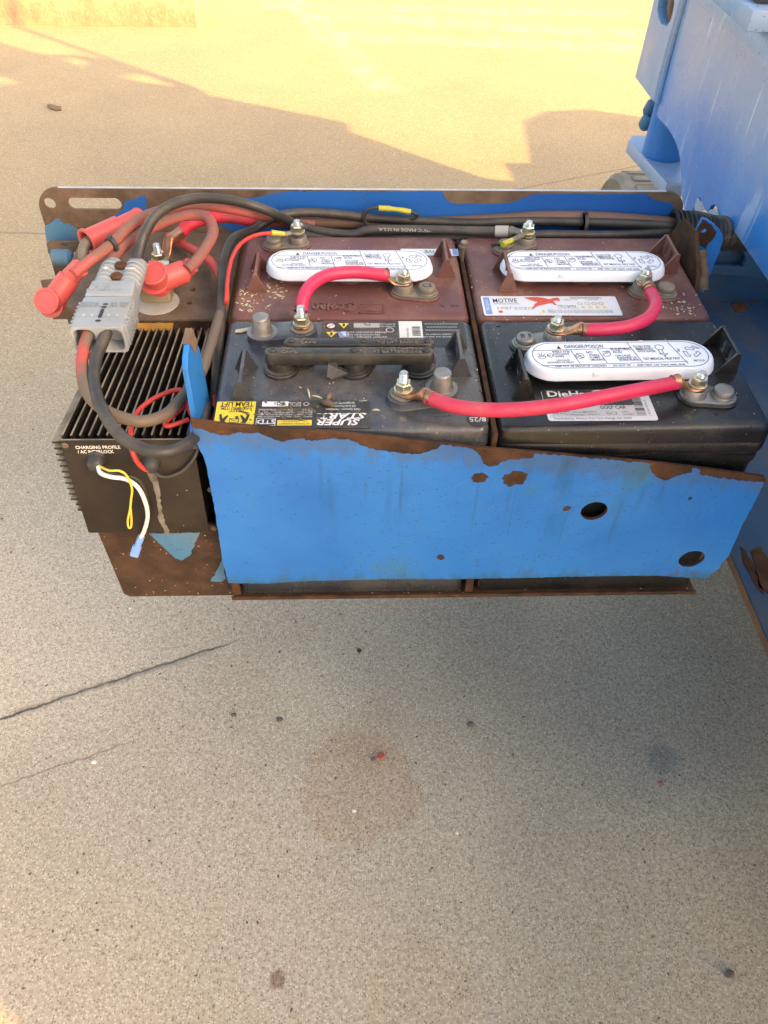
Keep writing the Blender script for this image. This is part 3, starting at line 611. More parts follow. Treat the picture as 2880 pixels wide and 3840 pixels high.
# dark recess below the side plate: floor shelf, inner wall, frame pieces
sh = [(PX, -.9), (PX+.34, -.9), (PX+.34, .76), (PX, .76)]
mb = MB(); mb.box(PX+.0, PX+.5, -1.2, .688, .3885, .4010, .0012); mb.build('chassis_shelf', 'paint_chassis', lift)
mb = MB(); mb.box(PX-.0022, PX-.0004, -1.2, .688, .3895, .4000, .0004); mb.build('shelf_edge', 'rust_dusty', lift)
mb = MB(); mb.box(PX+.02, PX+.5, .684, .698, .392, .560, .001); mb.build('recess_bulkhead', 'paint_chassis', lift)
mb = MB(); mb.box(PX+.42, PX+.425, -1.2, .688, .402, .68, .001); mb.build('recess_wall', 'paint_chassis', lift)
mb = MB()
bk = lambda u, v: (lambda p: (p.x, p.z))(at(u, v, y=.66))
for P in ([(1545, 590), (1615, 590), (1613, 560), (1600, 545), (1560, 540), (1600, 535), (1625, 545), (1632, 595), (1620, 602), (1545, 600)], [(1612, 600), (1632, 595), (1640, 640), (1618, 660)]):
    pass
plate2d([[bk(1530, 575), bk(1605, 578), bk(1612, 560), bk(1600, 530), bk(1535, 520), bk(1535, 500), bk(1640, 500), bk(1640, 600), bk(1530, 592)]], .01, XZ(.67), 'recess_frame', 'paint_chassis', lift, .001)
for P, sd in (([(1600, 560), (1640, 560), (1640, 650), (1622, 662), (1616, 640), (1612, 615), (1590, 602), (1560, 598), (1560, 592), (1605, 590)], 1), ([(1580, 655), (1600, 650), (1615, 662), (1605, 676), (1588, 674)], 2), ([(1622, 1190), (1645, 1180), (1690, 1260), (1680, 1300), (1640, 1270)], 3), ([(1598, 1180), (1612, 1190), (1640, 1250), (1650, 1285), (1625, 1255), (1605, 1215)], 4)):
    pts = [(lambda p: (p.x, p.y))(at(u, v, z=.4014)) for u, v in P]
    plate2d([jag(pts, .002, .008, sd)], .0008, frame((0, 0, .4012), (1, 0, 0), (0, 1, 0)), 'rust_patch', 'rust', lift)
# solid tyre of the far wheel
wheel = at(1386, 384, y=1.30); wr = wheel.z/2
mb = MB(); W0 = wheel.x-.045
prof = [(wr*.74, .006), (wr*.76, .0), (wr*.90, -.004), (wr*.97, .006), (wr*.985, .02), (wr*.985, .115), (wr*.95, .13), (wr*.6, .135)]
mb.lathe(prof, (W0, 1.30, wr), (1, 0, 0), 48)
ty = mb.build('wheel', 'tyre', lift)
for k in range(26):
    a = 2*math.pi*k/26; 
    M4 = Matrix.Translation((W0, 1.30, wr)) @ Matrix.Rotation(a, 4, 'X')
    mb = MB(); mb.box(.022, .112, -.013, .013, wr*.975, wr*1.0, .004, 1, M4); mb.build('tread_lug', 'tyre', ty)
mb = MB(); mb.lathe([(wr*.73, .003), (wr*.73, .006), (wr*.5, .010), (.02, .012)], (W0, 1.30, wr), (1, 0, 0), 32); mb.build('hub', 'hub', ty)
# unseen slab and bar standing for the lift, shaped to cast its shade
BX = 2.20; th = math.tan(SUN_EL)
def cast(u, v):
    g = at(u, v, z=0); t = (BX-g.x)/0.8486; return (g.y-.5291*t, t*th)
sil = [cast(*p) for p in ((-160, 60), (-40, 85), (0, 95), (75, 117), (165, 119), (236, 133), (300, 158), (425, 203), (735, 265), (741, 286), (800, 305), (925, 350), (1030, 385), (1110, 393), (1090, 352), (1145, 352), (1136, 300), (1128, 262), (1180, 240), (1260, 237), (1395, 256))]
gaps = [[cast(*p) for p in q_] for q_ in (((245, 166), (268, 141), (300, 152), (420, 192), (300, 179)), ((118, 128), (165, 125), (190, 136), (165, 146)), ((-40, 165), (0, 163), (38, 180), (-40, 181)))]
g = at(62, 2212, z=0); t = (BX-g.x)/.8486; near = (g.y-.5291*t, t*th)
hood_shade_slab = [(near[0]-.05, .35), (near[0]-.05, near[1]-.25), (near[0], near[1]+.10), (near[0]+.5, 2.35), (sil[0][0]-.35, sil[0][1]+.30)] + sil + [(sil[-1][0]+.15, sil[-1][1]-.1), (sil[-1][0]+.15, .35)]
plate2d([hood_shade_slab]+gaps, .03, YZ(BX), 'hood_shade_slab', 'paint', lift)
def bar(p, q, r, name):
    mb = MB(); mb.tube([(BX+.03, *p), (BX+.03, *q)], r, 10, 4); mb.build(name, 'paint', lift)
bar(cast(-420, -100), cast(425, 200), .014, 'shade_rail')
mb = MB(); mb.box(.92, 2.10, -.55, .95, .12, .3870, .01); mb.build('chassis_blocker', 'paint_chassis', lift)  # unseen body added to block light coming in from the right

# ================================================================== BATTERIES
ZB = .700
def capsule(p, q, r, z, n=10):
    p = Vector(p[:2]); q = Vector(q[:2]); d = (q-p).normalized(); a0 = math.atan2(d.y, d.x); out = []
    for c, s in ((q, -90), (p, 90)):
        for k in range(n+1):
            t = a0+R(s+180*k/n); out.append(Vector((c.x+r*math.cos(t), c.y+r*math.sin(t), z)))
    return out
def battery(label, x0, y0, mat, group='batteries set side by side in the tray'):
    t = thing('deep_cycle_battery', label, 'battery', (x0+.13, y0+.09, .4486), group)
    L, D = .2592, .1796
    mb = MB()
    mb.loft([rrect(x0+.004+i, x0+L-.004-i, y0+.003+i, y0+D-.003-i, .008, z) for z, i in ((.4488, .002), (.4520, 0), (.655, 0), (.656, -.0015), (.664, -.0015), (.6645, 0), (.668, 0))])
    for k in range(7):
        xx = x0+.022+k*.034; mb.box(xx, xx+.003, y0+.0012, y0+.004, .475, .64, .0006, 1)
    mb.build('case', mat, t)
    mb = MB()
    mb.loft([rrect(x0+i, x0+L-i, y0+i, y0+D-i, max(.011-i, .003), z) for z, i in ((.6685, .002), (.6692, .0004), (.6705, 0), (.6800, 0), (.6806, .0007), (.6814, .0007), (.6820, .0), (.6930, .0012), (.6960, .0022), (.6982, .0040), (.6994, .0065), (.7000, .0105))])
    lid = mb.build('lid', mat, t, 50)
    return t, lid
def lug_bracket(t, mat, xc, y0, y1, h=.021, lean=0.0, open_side=0):
    """lifting lug: an upright pierced wall between two triangular gussets"""
    mb = MB(); z1 = ZB+h; w2 = .0016
    mb.box(xc-w2, xc+w2, y0, y1, z1-.005, z1, .0005, 1)
    mb.box(xc-w2, xc+w2, y0, y0+.009, ZB-.001, z1-.0045, .0004, 1); mb.box(xc-w2, xc+w2, y1-.009, y1, ZB-.001, z1-.0045, .0004, 1)
    mb.box(xc-w2, xc+w2, (y0+y1)/2-.004, (y0+y1)/2+.004, ZB-.001, z1-.0045, .0004, 1); mb.box(xc-w2*.8, xc+w2*.8, y0, y1, ZB-.001, ZB+.005, .0004, 1)
    a = .0115-open_side*.006; b = .0115+open_side*.006
    for yy in (y0-.0022, y1-.0002):
        mb.prism([(xc-a, yy, ZB-.0005), (xc+b, yy, ZB-.0005), (xc+.0022, yy, z1), (xc-.0022, yy, z1)], (0, .0024, 0))
    return mb.build('lifting_lug', mat, t, 30)
def post(t, c, r=.0098, h=.0085, mat='lead', z=ZB+.004, mark=None):
    mb = MB(); mb.lathe([(r*1.16, z), (r*1.13, z+.002), (r*1.02, z+.0028), (r*.98, z+h-.0022), (r*.90, z+h-.0006), (r*.74, z+h), (r*.3, z+h+.0001)], (c[0], c[1], 0), (0, 0, 1), 24)
    o = mb.build('terminal_post', mat, t, 45)
    if mark: lettering([(mark, .009, 0, -.003, 0, 'CENTER', 1)], I4(c[0], c[1], z+h, 0), 'ink', o, 'cast_mark', .0004)
    return o
def nut_on(t, c, z, mat='zinc', top=.010, rot=.2, tall=False):
    """hexagon nut on a flange with the threaded stud coming through"""
    mb = MB(); R6 = .0078
    mb.lathe([(.0088, z), (.0088, z+.0012), (.0080, z+.0016)], (c[0], c[1], 0), (0, 0, 1), 20)
    mb.lathe([(R6*.93, z+.0014), (R6, z+.0024), (R6, z+.0078), (R6*.90, z+.0092), (R6*.62, z+.0094)], (c[0], c[1], 0), (0, 0, 1), 6, rot)
    o = mb.build('nut', mat, t, 25)
    pr = []; zz = z+.006; k = 0; zt_ = z+top+(.009 if tall else .0035)
    while zz < zt_: pr.append((.0044 if k % 2 else .0039, zz)); zz += .0007; k += 1
    pr += [(.0036, zt_+.0004), (.0016, zt_+.0005)]
    mb = MB(); mb.lathe(pr, (c[0], c[1], 0), (0, 0, 1), 14); mb.build('stud', 'steel', t, 60)
    return o
def terminal_pair(t, mat, stud, pst, lead='lead', r=.0135, mark=None, h=.0085):
    mb = MB(); mb.loft([capsule(stud, pst, r+.0024, ZB-.0005), capsule(stud, pst, r+.0024, ZB+.0016), capsule(stud, pst, r+.0014, ZB+.0024)]); mb.build('terminal_seat', mat, t)
    mb = MB(); mb.loft([capsule(stud, pst, r, ZB+.0020), capsule(stud, pst, r, ZB+.0040), capsule(stud, pst, r-.001, ZB+.0046)])
    mb.lathe([(r*.90, ZB+.004), (r*.84, ZB+.006), (r*.80, ZB+.0115), (r*.74, ZB+.0125)], (stud[0], stud[1], 0), (0, 0, 1), 24)
    pd = mb.build('terminal_base', lead, t, 40)
    post(t, pst, .0098, h, lead, ZB+.004, mark)
    return Vector((stud[0], stud[1], ZB+.0125))
def vent_cover(t, xa, xb, yc, under, rot=0.0):
    L = xb-xa; xc = (xa+xb)/2; M4 = I4(xc, yc, 0, rot)
    def st(hw, hl, z, n=12): return [M4 @ Vector((x, y, z)) for x, y in stadium2(-hl, hl, -hw, hw, n)]
    mb = MB(); hl = L/2
    mb.loft([st(.0235, hl-.0035, .7085), st(.0255, hl-.0012, .7090), st(.0268, hl, .7105), st(.0264, hl-.0003, .7125), st(.0246, hl-.0020, .7170), st(.0236, hl-.0030, .7192), st(.0226, hl-.0042, .7204), st(.0208, hl-.006, .7206)])
    for sx, sy in ((.028, 1), (-.030, -1)): mb.box(-.0022+sx, .0022+sx, sy*.0246-.0018, sy*.0246+.0018, .7145, .7185, .0004, 1, M4)
    cov = mb.build('vent_cover', 'white', t, 40)
    for k in (-1, 0, 1):
        mb = MB(); mb.lathe([(.0165, ZB-.0002), (.0165, ZB+.003), (.0150, ZB+.0045), (.0135, ZB+.0088)], M4 @ Vector((k*.064, 0, 0)), (0, 0, 1), 22); mb.build('vent_cap', under, t)
    # raised print on the cover
    P4 = M4 @ Matrix.Translation((0, 0, .7208)); tx, ty = .174/1350, .0405/167
    def q(x, v): return ((x-915)*tx, (132-(v+(x-915)*.0155))*ty)
    def T(s_, size, x, v, wz, r_=0): a = q(x, v); return (s_, size, a[0], a[1], r_, 'LEFT', 1.0, 0, .00004, wz*tx)
    it = [T('DANGER/POISON', .0080, 505, 91, 298), T('SHIELD EYES', .0044, 397, 121, 136), T('EXPLOSIVE', .0044, 401, 137, 122), T('GASES', .0044, 406, 152, 72), T('CAN CAUSE', .0036, 408, 177, 102), T('BLINDNESS OR INJURY', .0036, 338, 192, 202),
        T('NO', .0058, 655, 126, 48), T('• SPARKS', .0042, 655, 143, 92), T('• FLAMES', .0042, 655, 158, 92), T('• SMOKING', .0042, 655, 174, 118), T('SULFURIC', .0060, 852, 104, 160), T('ACID', .0060, 862, 123, 73), T('CAN CAUSE', .0042, 870, 145, 117), T('BLINDNESS OR', .0042, 876, 160, 152), T('SEVERE BURNS', .0042, 884, 174, 154),
        T('FLUSH EYES', .0050, 1040, 84, 132), T('IMMEDIATELY', .0050, 1047, 101, 141), T('WITH WATER', .0050, 1057, 117, 138), T('GET MEDICAL HELP FAST', .0052, 1074, 167, 282), T('KEEP OUT OF REACH OF CHILDREN   •   DO NOT TIP   •   KEEP VENT CAP TIGHT AND LEVEL', .0040, 385, 217, 990), T('LEAD', .0036, 1378, 112, 40, 72), T('RETURN', .0036, 1488, 76, 62, -32), T('RECYCLE', .0042, 1452, 176, 84)]
    lettering(it, P4, 'ink', cov)
    wd = .00062; ln = []
    ln += stroke([p for p in stadium2(-.0868, .0868, -.0202, .0202, 10)]+[stadium2(-.0868, .0868, -.0202, .0202, 10)[0]], wd)
    for a, b in (((256, 108), (1015, 88)), ((545, 100), (578, 190)), ((752, 95), (785, 187)), ((1003, 52), (1055, 181)), ((1322, 45), (1396, 190)), ((292, 208), (1400, 176))): ln += stroke([q(*a), q(*b)], wd)
    tri = [q(443, 95), q(478, 95), q(460, 74)]; ln += [tri]
    # little pictograms: splash, face, no-flame disc, hand, eye-wash fountain
    ln += stroke([q(280, 150), q(290, 160), q(335, 158), q(340, 145), q(282, 147)], wd) + stroke([q(300, 144), q(290, 128)], wd) + stroke([q(312, 144), q(312, 124)], wd) + stroke([q(324, 144), q(334, 130)], wd) + ring(q(376, 140), .0027, wd, 14) + stroke([q(352, 142), q(376, 142)], wd)
    ln += ring(q(600, 142), .0040, wd, 18) + stroke([q(582, 128), q(618, 156)], wd*1.3) + stroke([q(585, 146), q(612, 138)], wd)
    ln += stroke([q(780, 115), q(820, 108), q(842, 110), q(800, 118)], wd) + stroke([q(782, 128), q(840, 118), q(836, 136), q(810, 146), q(786, 142), q(780, 130)], wd)
    ln += ring(q(1238, 82), .0042, wd, 16) + stroke([q(1220, 98), q(1226, 122)], wd) + stroke([q(1250, 100), q(1250, 120)], wd) + stroke([q(1218, 124), q(1282, 124), q(1262, 134), q(1240, 134), q(1220, 126)], wd) + stroke([q(1250, 134), q(1250, 146)], wd*1.5)
    rc = Vector(q(1466, 114))
    for k in range(3):
        a0 = R(90+120*k)
        pp = [rc+Vector((rr*math.cos(a0+R(d)), rr*math.sin(a0+R(d)))) for rr, d in ((.0080, -42), (.0080, -5), (.0092, 12), (.0080, 34), (.0052, 40), (.0050, 8), (.0042, -42), (.0080, -42))]
        ln += stroke([tuple(p) for p in pp], wd)
    shapes(ln, P4, 'ink', cov, 'print_lines', .00005)
    return cov
def sheet(t, x0, x1, y0, y1, mat, name='label_sheet', z=ZB, r=.0015, thick=.0003, rot=0):
    mb = MB(); c = ((x0+x1)/2, (y0+y1)/2); M4 = I4(c[0], c[1], 0, rot)
    mb.loft([[M4 @ (p-Vector((c[0], c[1], 0))) for p in rrect(x0, x1, y0, y1, r, zz, 3)] for zz in (z-.0004, z+thick)])
    return mb.build(name, mat, t, 20)
def rect(x0, x1, y0, y1): return [(x0, y0), (x1, y0), (x1, y1), (x0, y1)]
def barcode(x0, x1, y0, y1, seed, vertical=True):
    rnd = random.Random(seed); out = []; p = 0.0; span = (x1-x0) if vertical else (y1-y0)
    while p < span-.0008:
        w_ = rnd.choice((.0004, .0004, .0008, .0012)); g_ = rnd.choice((.0004, .0006, .001))
        out.append(rect(x0+p, x0+min(p+w_, span), y0, y1) if vertical else rect(x0, x1, y0+p, y0+min(p+w_, span))); p += w_+g_
    return out

# ---- slate grey battery, front left
LF, lidLF = battery('slate grey battery with two black vent bars at the front left of the tray', 0, 0, 'lid_grey')
lug_bracket(LF, 'lid_grey', .0275, .0455, .0920); lug_bracket(LF, 'lid_grey', .2375, .080, .1240)
def raised(t, p, q, r, mat, h=.0085):
    mb = MB(); mb.loft([capsule(p, q, r+.0016, ZB-.0005), capsule(p, q, r+.0006, ZB+.001), capsule(p, q, r, ZB+h-.001), capsule(p, q, r-.0012, ZB+h)]); return mb.build('terminal_seat', mat, t, 40)
def tall_post(t, c, z0, h):
    mb = MB(); mb.lathe([(.0155, z0-.0005), (.0155, z0+.0006), (.0115, z0+.0010), (.0103, z0+.003), (.0086, z0+h-.0022), (.0080, z0+h-.0006), (.0068, z0+h), (.0020, z0+h+.0001)], (c[0], c[1], 0), (0, 0, 1), 28)
    return mb.build('terminal_post', 'lead', t, 45)
sA, pA = (.0800, .1500), (.0400, .1420)
raised(LF, pA, sA, .0150, 'lid_grey', .0080); tall_post(LF, pA, ZB+.008, .0190)
mb = MB(); mb.lathe([(.0125, ZB+.0078), (.0125, ZB+.0092), (.0095, ZB+.0098)], (*sA, 0)); mb.build('terminal_base', 'lead_dirty', LF)
sB, pB = (.1790, .0420), (.2160, .0500)
raised(LF, sB, pB, .0150, 'lid_grey', .0080); tall_post(LF, pB, ZB+.008, .0190)
mb = MB(); mb.lathe([(.0125, ZB+.0078), (.0125, ZB+.0092), (.0095, ZB+.0098)], (*sB, 0)); mb.build('terminal_base', 'lead_dirty', LF)
LFs1 = Vector((*sA, ZB+.0098)); LFs2 = Vector((*sB, ZB+.0098))
def vent_bar(t, xa, xb, yc, capx, lever=False):
    mb = MB(); z0, z1 = ZB+.0130, ZB+.0260; h = .0062
    mb.loft([[Vector((x, y, z)) for x, y in stadium2(xa+i, xb-i, yc-h+i, yc+h-i, 8)] for z, i in ((z0, .0006), (z0+.0006, 0), (z1-.001, .0003), (z1-.0003, .0009), (z1, .0018))])
    br = mb.build('vent_bar', 'cap_black', t, 40)
    for x in capx:
        mb = MB(); mb.lathe([(.0172, ZB-.0003), (.0172, ZB+.0030), (.0160, ZB+.0038), (.0160, ZB+.0052), (.0135, ZB+.0062), (.0125, ZB+.0134)], (x, yc+.004, 0), (0, 0, 1), 26); mb.build('vent_cap', 'cap_black', t, 40)
    for x in (xa+.008, (xa+xb)/2+.004, xb-.008):
        mb = MB(); mb.lathe([(.0036, z1-.0005), (.0036, z1+.0010), (.0028, z1+.0016), (.0010, z1+.0016)], (x, yc, 0), (0, 0, 1), 14); mb.box(x-.0028, x+.0028, yc-.0005, yc+.0005, z1+.001, z1+.002, 0); mb.box(x-.0005, x+.0005, yc-.0028, yc+.0028, z1+.001, z1+.002, 0)
        mb.build('spin_screw', 'cap_black', br, 30)
    lettering([('SPIN', .0054, xa+.016, yc+.0006, 0, 'LEFT', 1.15), ('CAP®', .0054, xa+.016, yc-.0044, 0, 'LEFT', 1.15), ('DO NOT USE CAP', .0054, xa+.090, yc+.0006, 0, 'LEFT', 1.1), ('TO LIFT BATTERY', .0054, xa+.090, yc-.0044, 0, 'LEFT', 1.1), ('PATENT#', .0046, xb-.031, yc+.0008), ('5,525,438', .0046, xb-.031, yc-.0042)], Matrix.Translation((0, 0, z1+.0001)), 'cap_dust_glint', br, 'lettering', .0007)['kind'] = 'stuff'
    if lever:
        P = [(.1085, yc-.0095, ZB+.0175), (.1160, yc-.0095, ZB+.0190), (.1180, yc-.0100, ZB+.0120), (.1270, yc-.0120, ZB+.0085), (.1270, yc-.0120, ZB+.0055), (.1120, yc-.0150, ZB+.0030), (.1070, yc-.0150, ZB+.0065)]
        mb = MB(); mb.prism(P, (0, .0045, 0)); mb.build('release_lever', 'gland', br, 20)
vent_bar(LF, .0475, .2110, .0850, (.0620, .1335, .1965), True)
vent_bar(LF, .0650, .2120, .1005, (.0780, .1390, .1980))
# front label, printed to be read from the far side
sheet(LF, .0045, .1480, .0020, .0415, 'label_dark', r=.003); lab = LF.children[-1]
F4 = I4(.0763, .0218, ZB+.00036, 180)
def rx(x): return (700-x)/1200*.143
def ry(y): return (y-865)/220*.041
sheet(LF, .0052, .0412, .0072, .0402, 'label_yellow', 'yellow_patch', ZB+.0003, .0008, .0002); yl = LF.children[-1]
lettering([('TEAM LIFT', .0094, rx(260), ry(772), 0, 'CENTER', .98, 0, .0002, 0.0312), ('AWKWARD ITEM', .0052, rx(262), ry(812), 0, 'CENTER', 1.02, 0, .0001, 0.0288), ('HEAVY/', .0052, rx(262), ry(832), 0, 'CENTER', 1.02, 0, .0001, 0.0133)], Matrix.Translation((0, 0, .0003)) @ F4, 'ink', yl)
def person(cx, s_): 
    f = lambda a, b: (rx(cx)+s_*a, ry(900)+b)
    return [[f(-.0035, -.0065), f(-.0015, -.0065), f(0, 0), f(.0035, -.0050), f(.0052, -.0045), f(.0022, .0030), f(.0040, .0058), f(-.0006, .0062), f(-.0024, .0010)]] + [[(f(.0034, .0080)[0]+.0016*math.cos(2*math.pi*k/10), f(.0034, .0080)[1]+.0016*math.sin(2*math.pi*k/10)) for k in range(10)]]
box_ = stroke([(rx(290), ry(898)), (rx(220), ry(898)), (rx(220), ry(928)), (rx(290), ry(928)), (rx(290), ry(898)), (rx(255), ry(914)), (rx(220), ry(898))], .0006)
shapes(person(165, -1)+person(340, 1)+box_, Matrix.Translation((0, 0, .00036)) @ F4, 'ink', yl, 'pictogram')
sw = [('SUPER', .0112, rx(1222), ry(906), 0, 'LEFT', 1.08, .28, .0003, 0.0393), ('START', .0112, rx(1272), ry(859), 0, 'LEFT', 1.16, .28, .0003, 0.0453), ('Ozark Automotive Distributors,', .0042, rx(1225), ry(822), 0, 'LEFT', 1, 0, 0, 0.0322), ('233 South Patterson Ave.,', .0042, rx(1190), ry(797), 0, 'LEFT', 1, 0, 0, 0.0256), ('Springfield MO 65...', .0042, rx(1180), ry(773), 0, 'LEFT', 1, 0, 0, 0.0203), ('4-8771', .0026, rx(1280), ry(757), 0, 'LEFT', 1, 0, 0, 0.0072), ('STD', .0086, rx(500), ry(905), 0, 'CENTER', 1.1, 0, .0002),
    ('BATTERY', .0026, rx(760), ry(795)), ('MUST BE', .0026, rx(760), ry(783)), ('RECYCLED.', .0026, rx(760), ry(771))]
for k, s_ in enumerate(('PROPOSITION 65 WARNING: Battery posts, terminals and related', 'accessories contain lead and lead compounds, chemicals known to', 'the State of California to cause cancer and reproductive harm.', 'Batteries also contain other chemicals known to the State of', 'California to cause cancer. WASH HANDS AFTER HANDLING.')):
    sw.append((s_, .0026, rx(852), ry(878-k*13.5), 0, 'LEFT', 1, 0, 0, 0.0500))
lettering(sw, F4, 'print_white', lab)
shapes([rect(rx(660), rx(455), ry(767), ry(805))]+stroke([(rx(570), ry(895)), (rx(425), ry(895)), (rx(425), ry(950)), (rx(570), ry(950)), (rx(570), ry(895))], .0005)+ring((rx(800), ry(786)), .0024, .0009, 9)+[rect(rx(1275), rx(890), ry(861), ry(864))], F4, 'print_white', lab, 'print_blocks')
lettering([('Pb', .0078, rx(585), ry(772), 0, 'CENTER', 1.2)], Matrix.Translation((0, 0, .0003)) @ F4, 'ink', lab)
shapes([rect(rx(850), rx(587), ry(910), ry(950))], F4, 'print_yellow', lab, 'warranty_strip')
lettering([('NATIONWIDE WARRANTY', .0036, rx(718), ry(932), 0, 'CENTER', 1.1, 0, 0, 0.0286), ('CALL 1-866-830-4351', .0036, rx(718), ry(914), 0, 'CENTER', 1.1, 0, 0, 0.0238)], Matrix.Translation((0, 0, .0003)) @ F4, 'ink', lab)
# back label
sheet(LF, .1000, .2500, .1270, .1735, 'label_dark', r=.002); lab = LF.children[-1]
B4 = I4(.1750, .1500, ZB+.00036, 180)
bx = lambda x: (1152-x)/855*.150; bz = lambda v: -(.1725-(v-838)*.00034-.150)
shapes([rect(bx(1325), bx(1185), bz(838), bz(925))], B4, 'print_white', lab, 'barcode_ground')
shapes(barcode(bx(1312), bx(1262), bz(866), bz(920), 3, False), Matrix.Translation((0, 0, .0003)) @ B4, 'ink', lab, 'barcode')
lettering([('SUPER START', .0034, bx(1202), bz(925), -90, 'RIGHT'), ('0 82306 12525', .0026, bx(1240), bz(900), -90, 'CENTER')], Matrix.Translation((0, 0, .0003)) @ B4, 'ink', lab)
def disc(c, r, n=20): return [(c[0]+r*math.cos(2*math.pi*k/n), c[1]+r*math.sin(2*math.pi*k/n)) for k in range(n)]
def tri(c, r): return [(c[0]+r*math.cos(R(90+120*k)), c[1]+r*math.sin(R(90+120*k))) for k in range(3)]
ic = [(bx(778), bz(863)), (bx(855), bz(907)), (bx(855), bz(858)), (bx(782), bz(905))]
shapes([disc(ic[0], .0050)], B4, 'print_white', lab, 'icon_ground')
shapes(ring(ic[0], .0050, .0013)+stroke([(ic[0][0]-.003, ic[0][1]-.003), (ic[0][0]+.003, ic[0][1]+.003)], .001), Matrix.Translation((0, 0, .0001)) @ B4, 'print_red', lab, 'warning_icon')
shapes([disc(ic[1], .0056)], B4, 'print_blue', lab, 'warning_icon')
shapes(ring(ic[1], .0052, .0007)+[disc((ic[1][0]-.001, ic[1][1]+.001), .0019, 10), rect(ic[1][0]-.002, ic[1][0]+.0026, ic[1][1]-.0034, ic[1][1]-.001)], Matrix.Translation((0, 0, .0001)) @ B4, 'print_white', lab, 'warning_icon')
shapes([tri(ic[2], .0064), tri(ic[3], .0064)], B4, 'print_yellow', lab, 'warning_icon')
shapes([rect(c[0]-.0012, c[0]+.0012, c[1]-.0022, c[1]+.0030) for c in ic[2:]], Matrix.Translation((0, 0, .0001)) @ B4, 'ink', lab, 'warning_icon')
shapes([rect(bx(1070), bx(915), bz(848), bz(872))], B4, 'label_grey', lab, 'print_block')
lettering([('Pb', .0062, bx(995), bz(851), 0, 'CENTER', 1.2)], Matrix.Translation((0, 0, .0003)) @ B4, 'ink', lab)
dots = []
for r_ in range(3):
    for k in range(11-(r_ % 2)): dots += ring((bx(1350+r_ % 2*9+k*18.5), bz(852+r_*17)), .0012, .0006, 8)
shapes(dots+ring((bx(1130), bz(885)), .0040, .0013, 9), B4, 'print_white', lab, 'print_lines')['kind'] = 'stuff'
lettering([('RECOMMENDED FOR', .0036, bx(1070), bz(906)), ('PROPER CHARGING INSTRUCTIONS', .0036, bx(1110), bz(893)), ('BATTERY MUST', .0028, bx(1165), bz(862)), ('BE RECYCLED', .0028, bx(1165), bz(850)), ('DO NOT ASSEMBLE - FOLLOW', .0036, bx(1110), bz(918)), ('Two scratch number to', .0036, bx(1540), bz(905)), ('show month and date sold', .0036, bx(1540), bz(918))], B4, 'print_white', lab)
# round date sticker
mb = MB(); mb.lathe([(.0105, ZB-.0003), (.0105, ZB+.0004), (.0100, ZB+.0005)], (.2470, .0150, 0), (0, 0, 1), 26); stk = mb.build('date_sticker', 'label_dark', LF)
lettering([('8/25', .0086, 0, -.0010, 0, 'CENTER', 1.05, 0, .0001)], I4(.2470, .0150, ZB+.0006, 180), 'print_white', stk)
mb = MB(); mb.box(.199, .222, .0190, .0205, ZB-.0004, ZB+.0010, .0004, 1); mb.build('moulded_dash', 'lid_grey', LF)
nut_on(LF, sA, LFs1.z+.0032, 'zinc', rot=.1, tall=True); nut_on(LF, sB, LFs2.z+.0032, 'zinc', rot=.4, tall=True)

# ---- black battery, front right
RF, lidRF = battery('black battery with a white vent cover at the front right of the tray', .266, 0, 'lid_black')
lug_bracket(RF, 'lid_black', .2945, .0455, .0920, .023); lug_bracket(RF, 'lid_black', .5090, .0830, .1270, .024, 0, -1)
RFs1 = terminal_pair(RF, 'lid_black', (.3400, .1370), (.3085, .1285), 'lead', .0130, 'B 5'); RFs2 = terminal_pair(RF, 'lid_black', (.4590, .0450), (.4855, .0425), 'lead', .0135)
vent_cover(RF, .2985, .4880, .0850, 'cap_black', 1.2)
sheet(RF, .3130, .4165, .0110, .0560, 'label_white', r=.003); lab = RF.children[-1]
sheet(RF, .3134, .3985, .0330, .0556, 'label_dark', 'dark_band', ZB+.0003, .002, .0002); db = RF.children[-1]
D4 = I4(.3130, .0110, ZB+.00036, 0)
lettering([('DieHard', .0118, .0046, .0348, 0, 'LEFT', 1.12, 0, .0003, .0500)], Matrix.Translation((0, 0, .0003)) @ D4, 'print_white', db)
shapes([[(.0490, .0430), (.0560, .0448), (.0680, .0446), (.0600, .0400)]], Matrix.Translation((0, 0, .0003)) @ D4, 'print_white', db, 'emblem')
shapes([rect(.004, .0855, .0055, .0215)], D4, 'silver', lab, 'grey_band')
lettering([('GOLF CAR', .0066, .0520, .0165, 0, 'LEFT', 1.05, 0, .0001, .0248), ('GC2', .0056, .0560, .0082), ('Distributed by: Advance Auto Parts, Raleigh, NC 27604', .0040, .0050, .0018, 0, 'LEFT', .98, 0, 0, .0735), ('115mins@', .0034, .0225, .0110), ('75Amps', .0034, .0240, .0070), ('RESERVE', .0028, .0370, .0112), ('CAPACITY', .0028, .0370, .0076), ('PART', .0028, .0715, .0112), ('NUMBER', .0028, .0715, .0076), ('200 AH', .0036, .0060, .0090), ('AMP', .0028, .0168, .0112), ('HOUR', .0028, .0168, .0076)], Matrix.Translation((0, 0, .0002)) @ D4, 'ink', lab)
shapes(barcode(.0850, .0940, .0070, .0425, 5, False), D4, 'ink', lab, 'barcode')
lettering([('1 92360 76941 3', .0034, .0985, .0060, 90)], D4, 'ink', lab, 'barcode_digits')
nut_on(RF, (.3400, .1370), RFs1.z+.0032, 'zinc', rot=.35); nut_on(RF, (.4590, .0450), RFs2.z+.0032, 'zinc', rot=.15)
lettering([('_', .010, .018, .165, 0), ('+', .010, .205, .016, 0)], I4(.266, 0, ZB), 'lid_black', RF, 'moulded_sign', .0005)

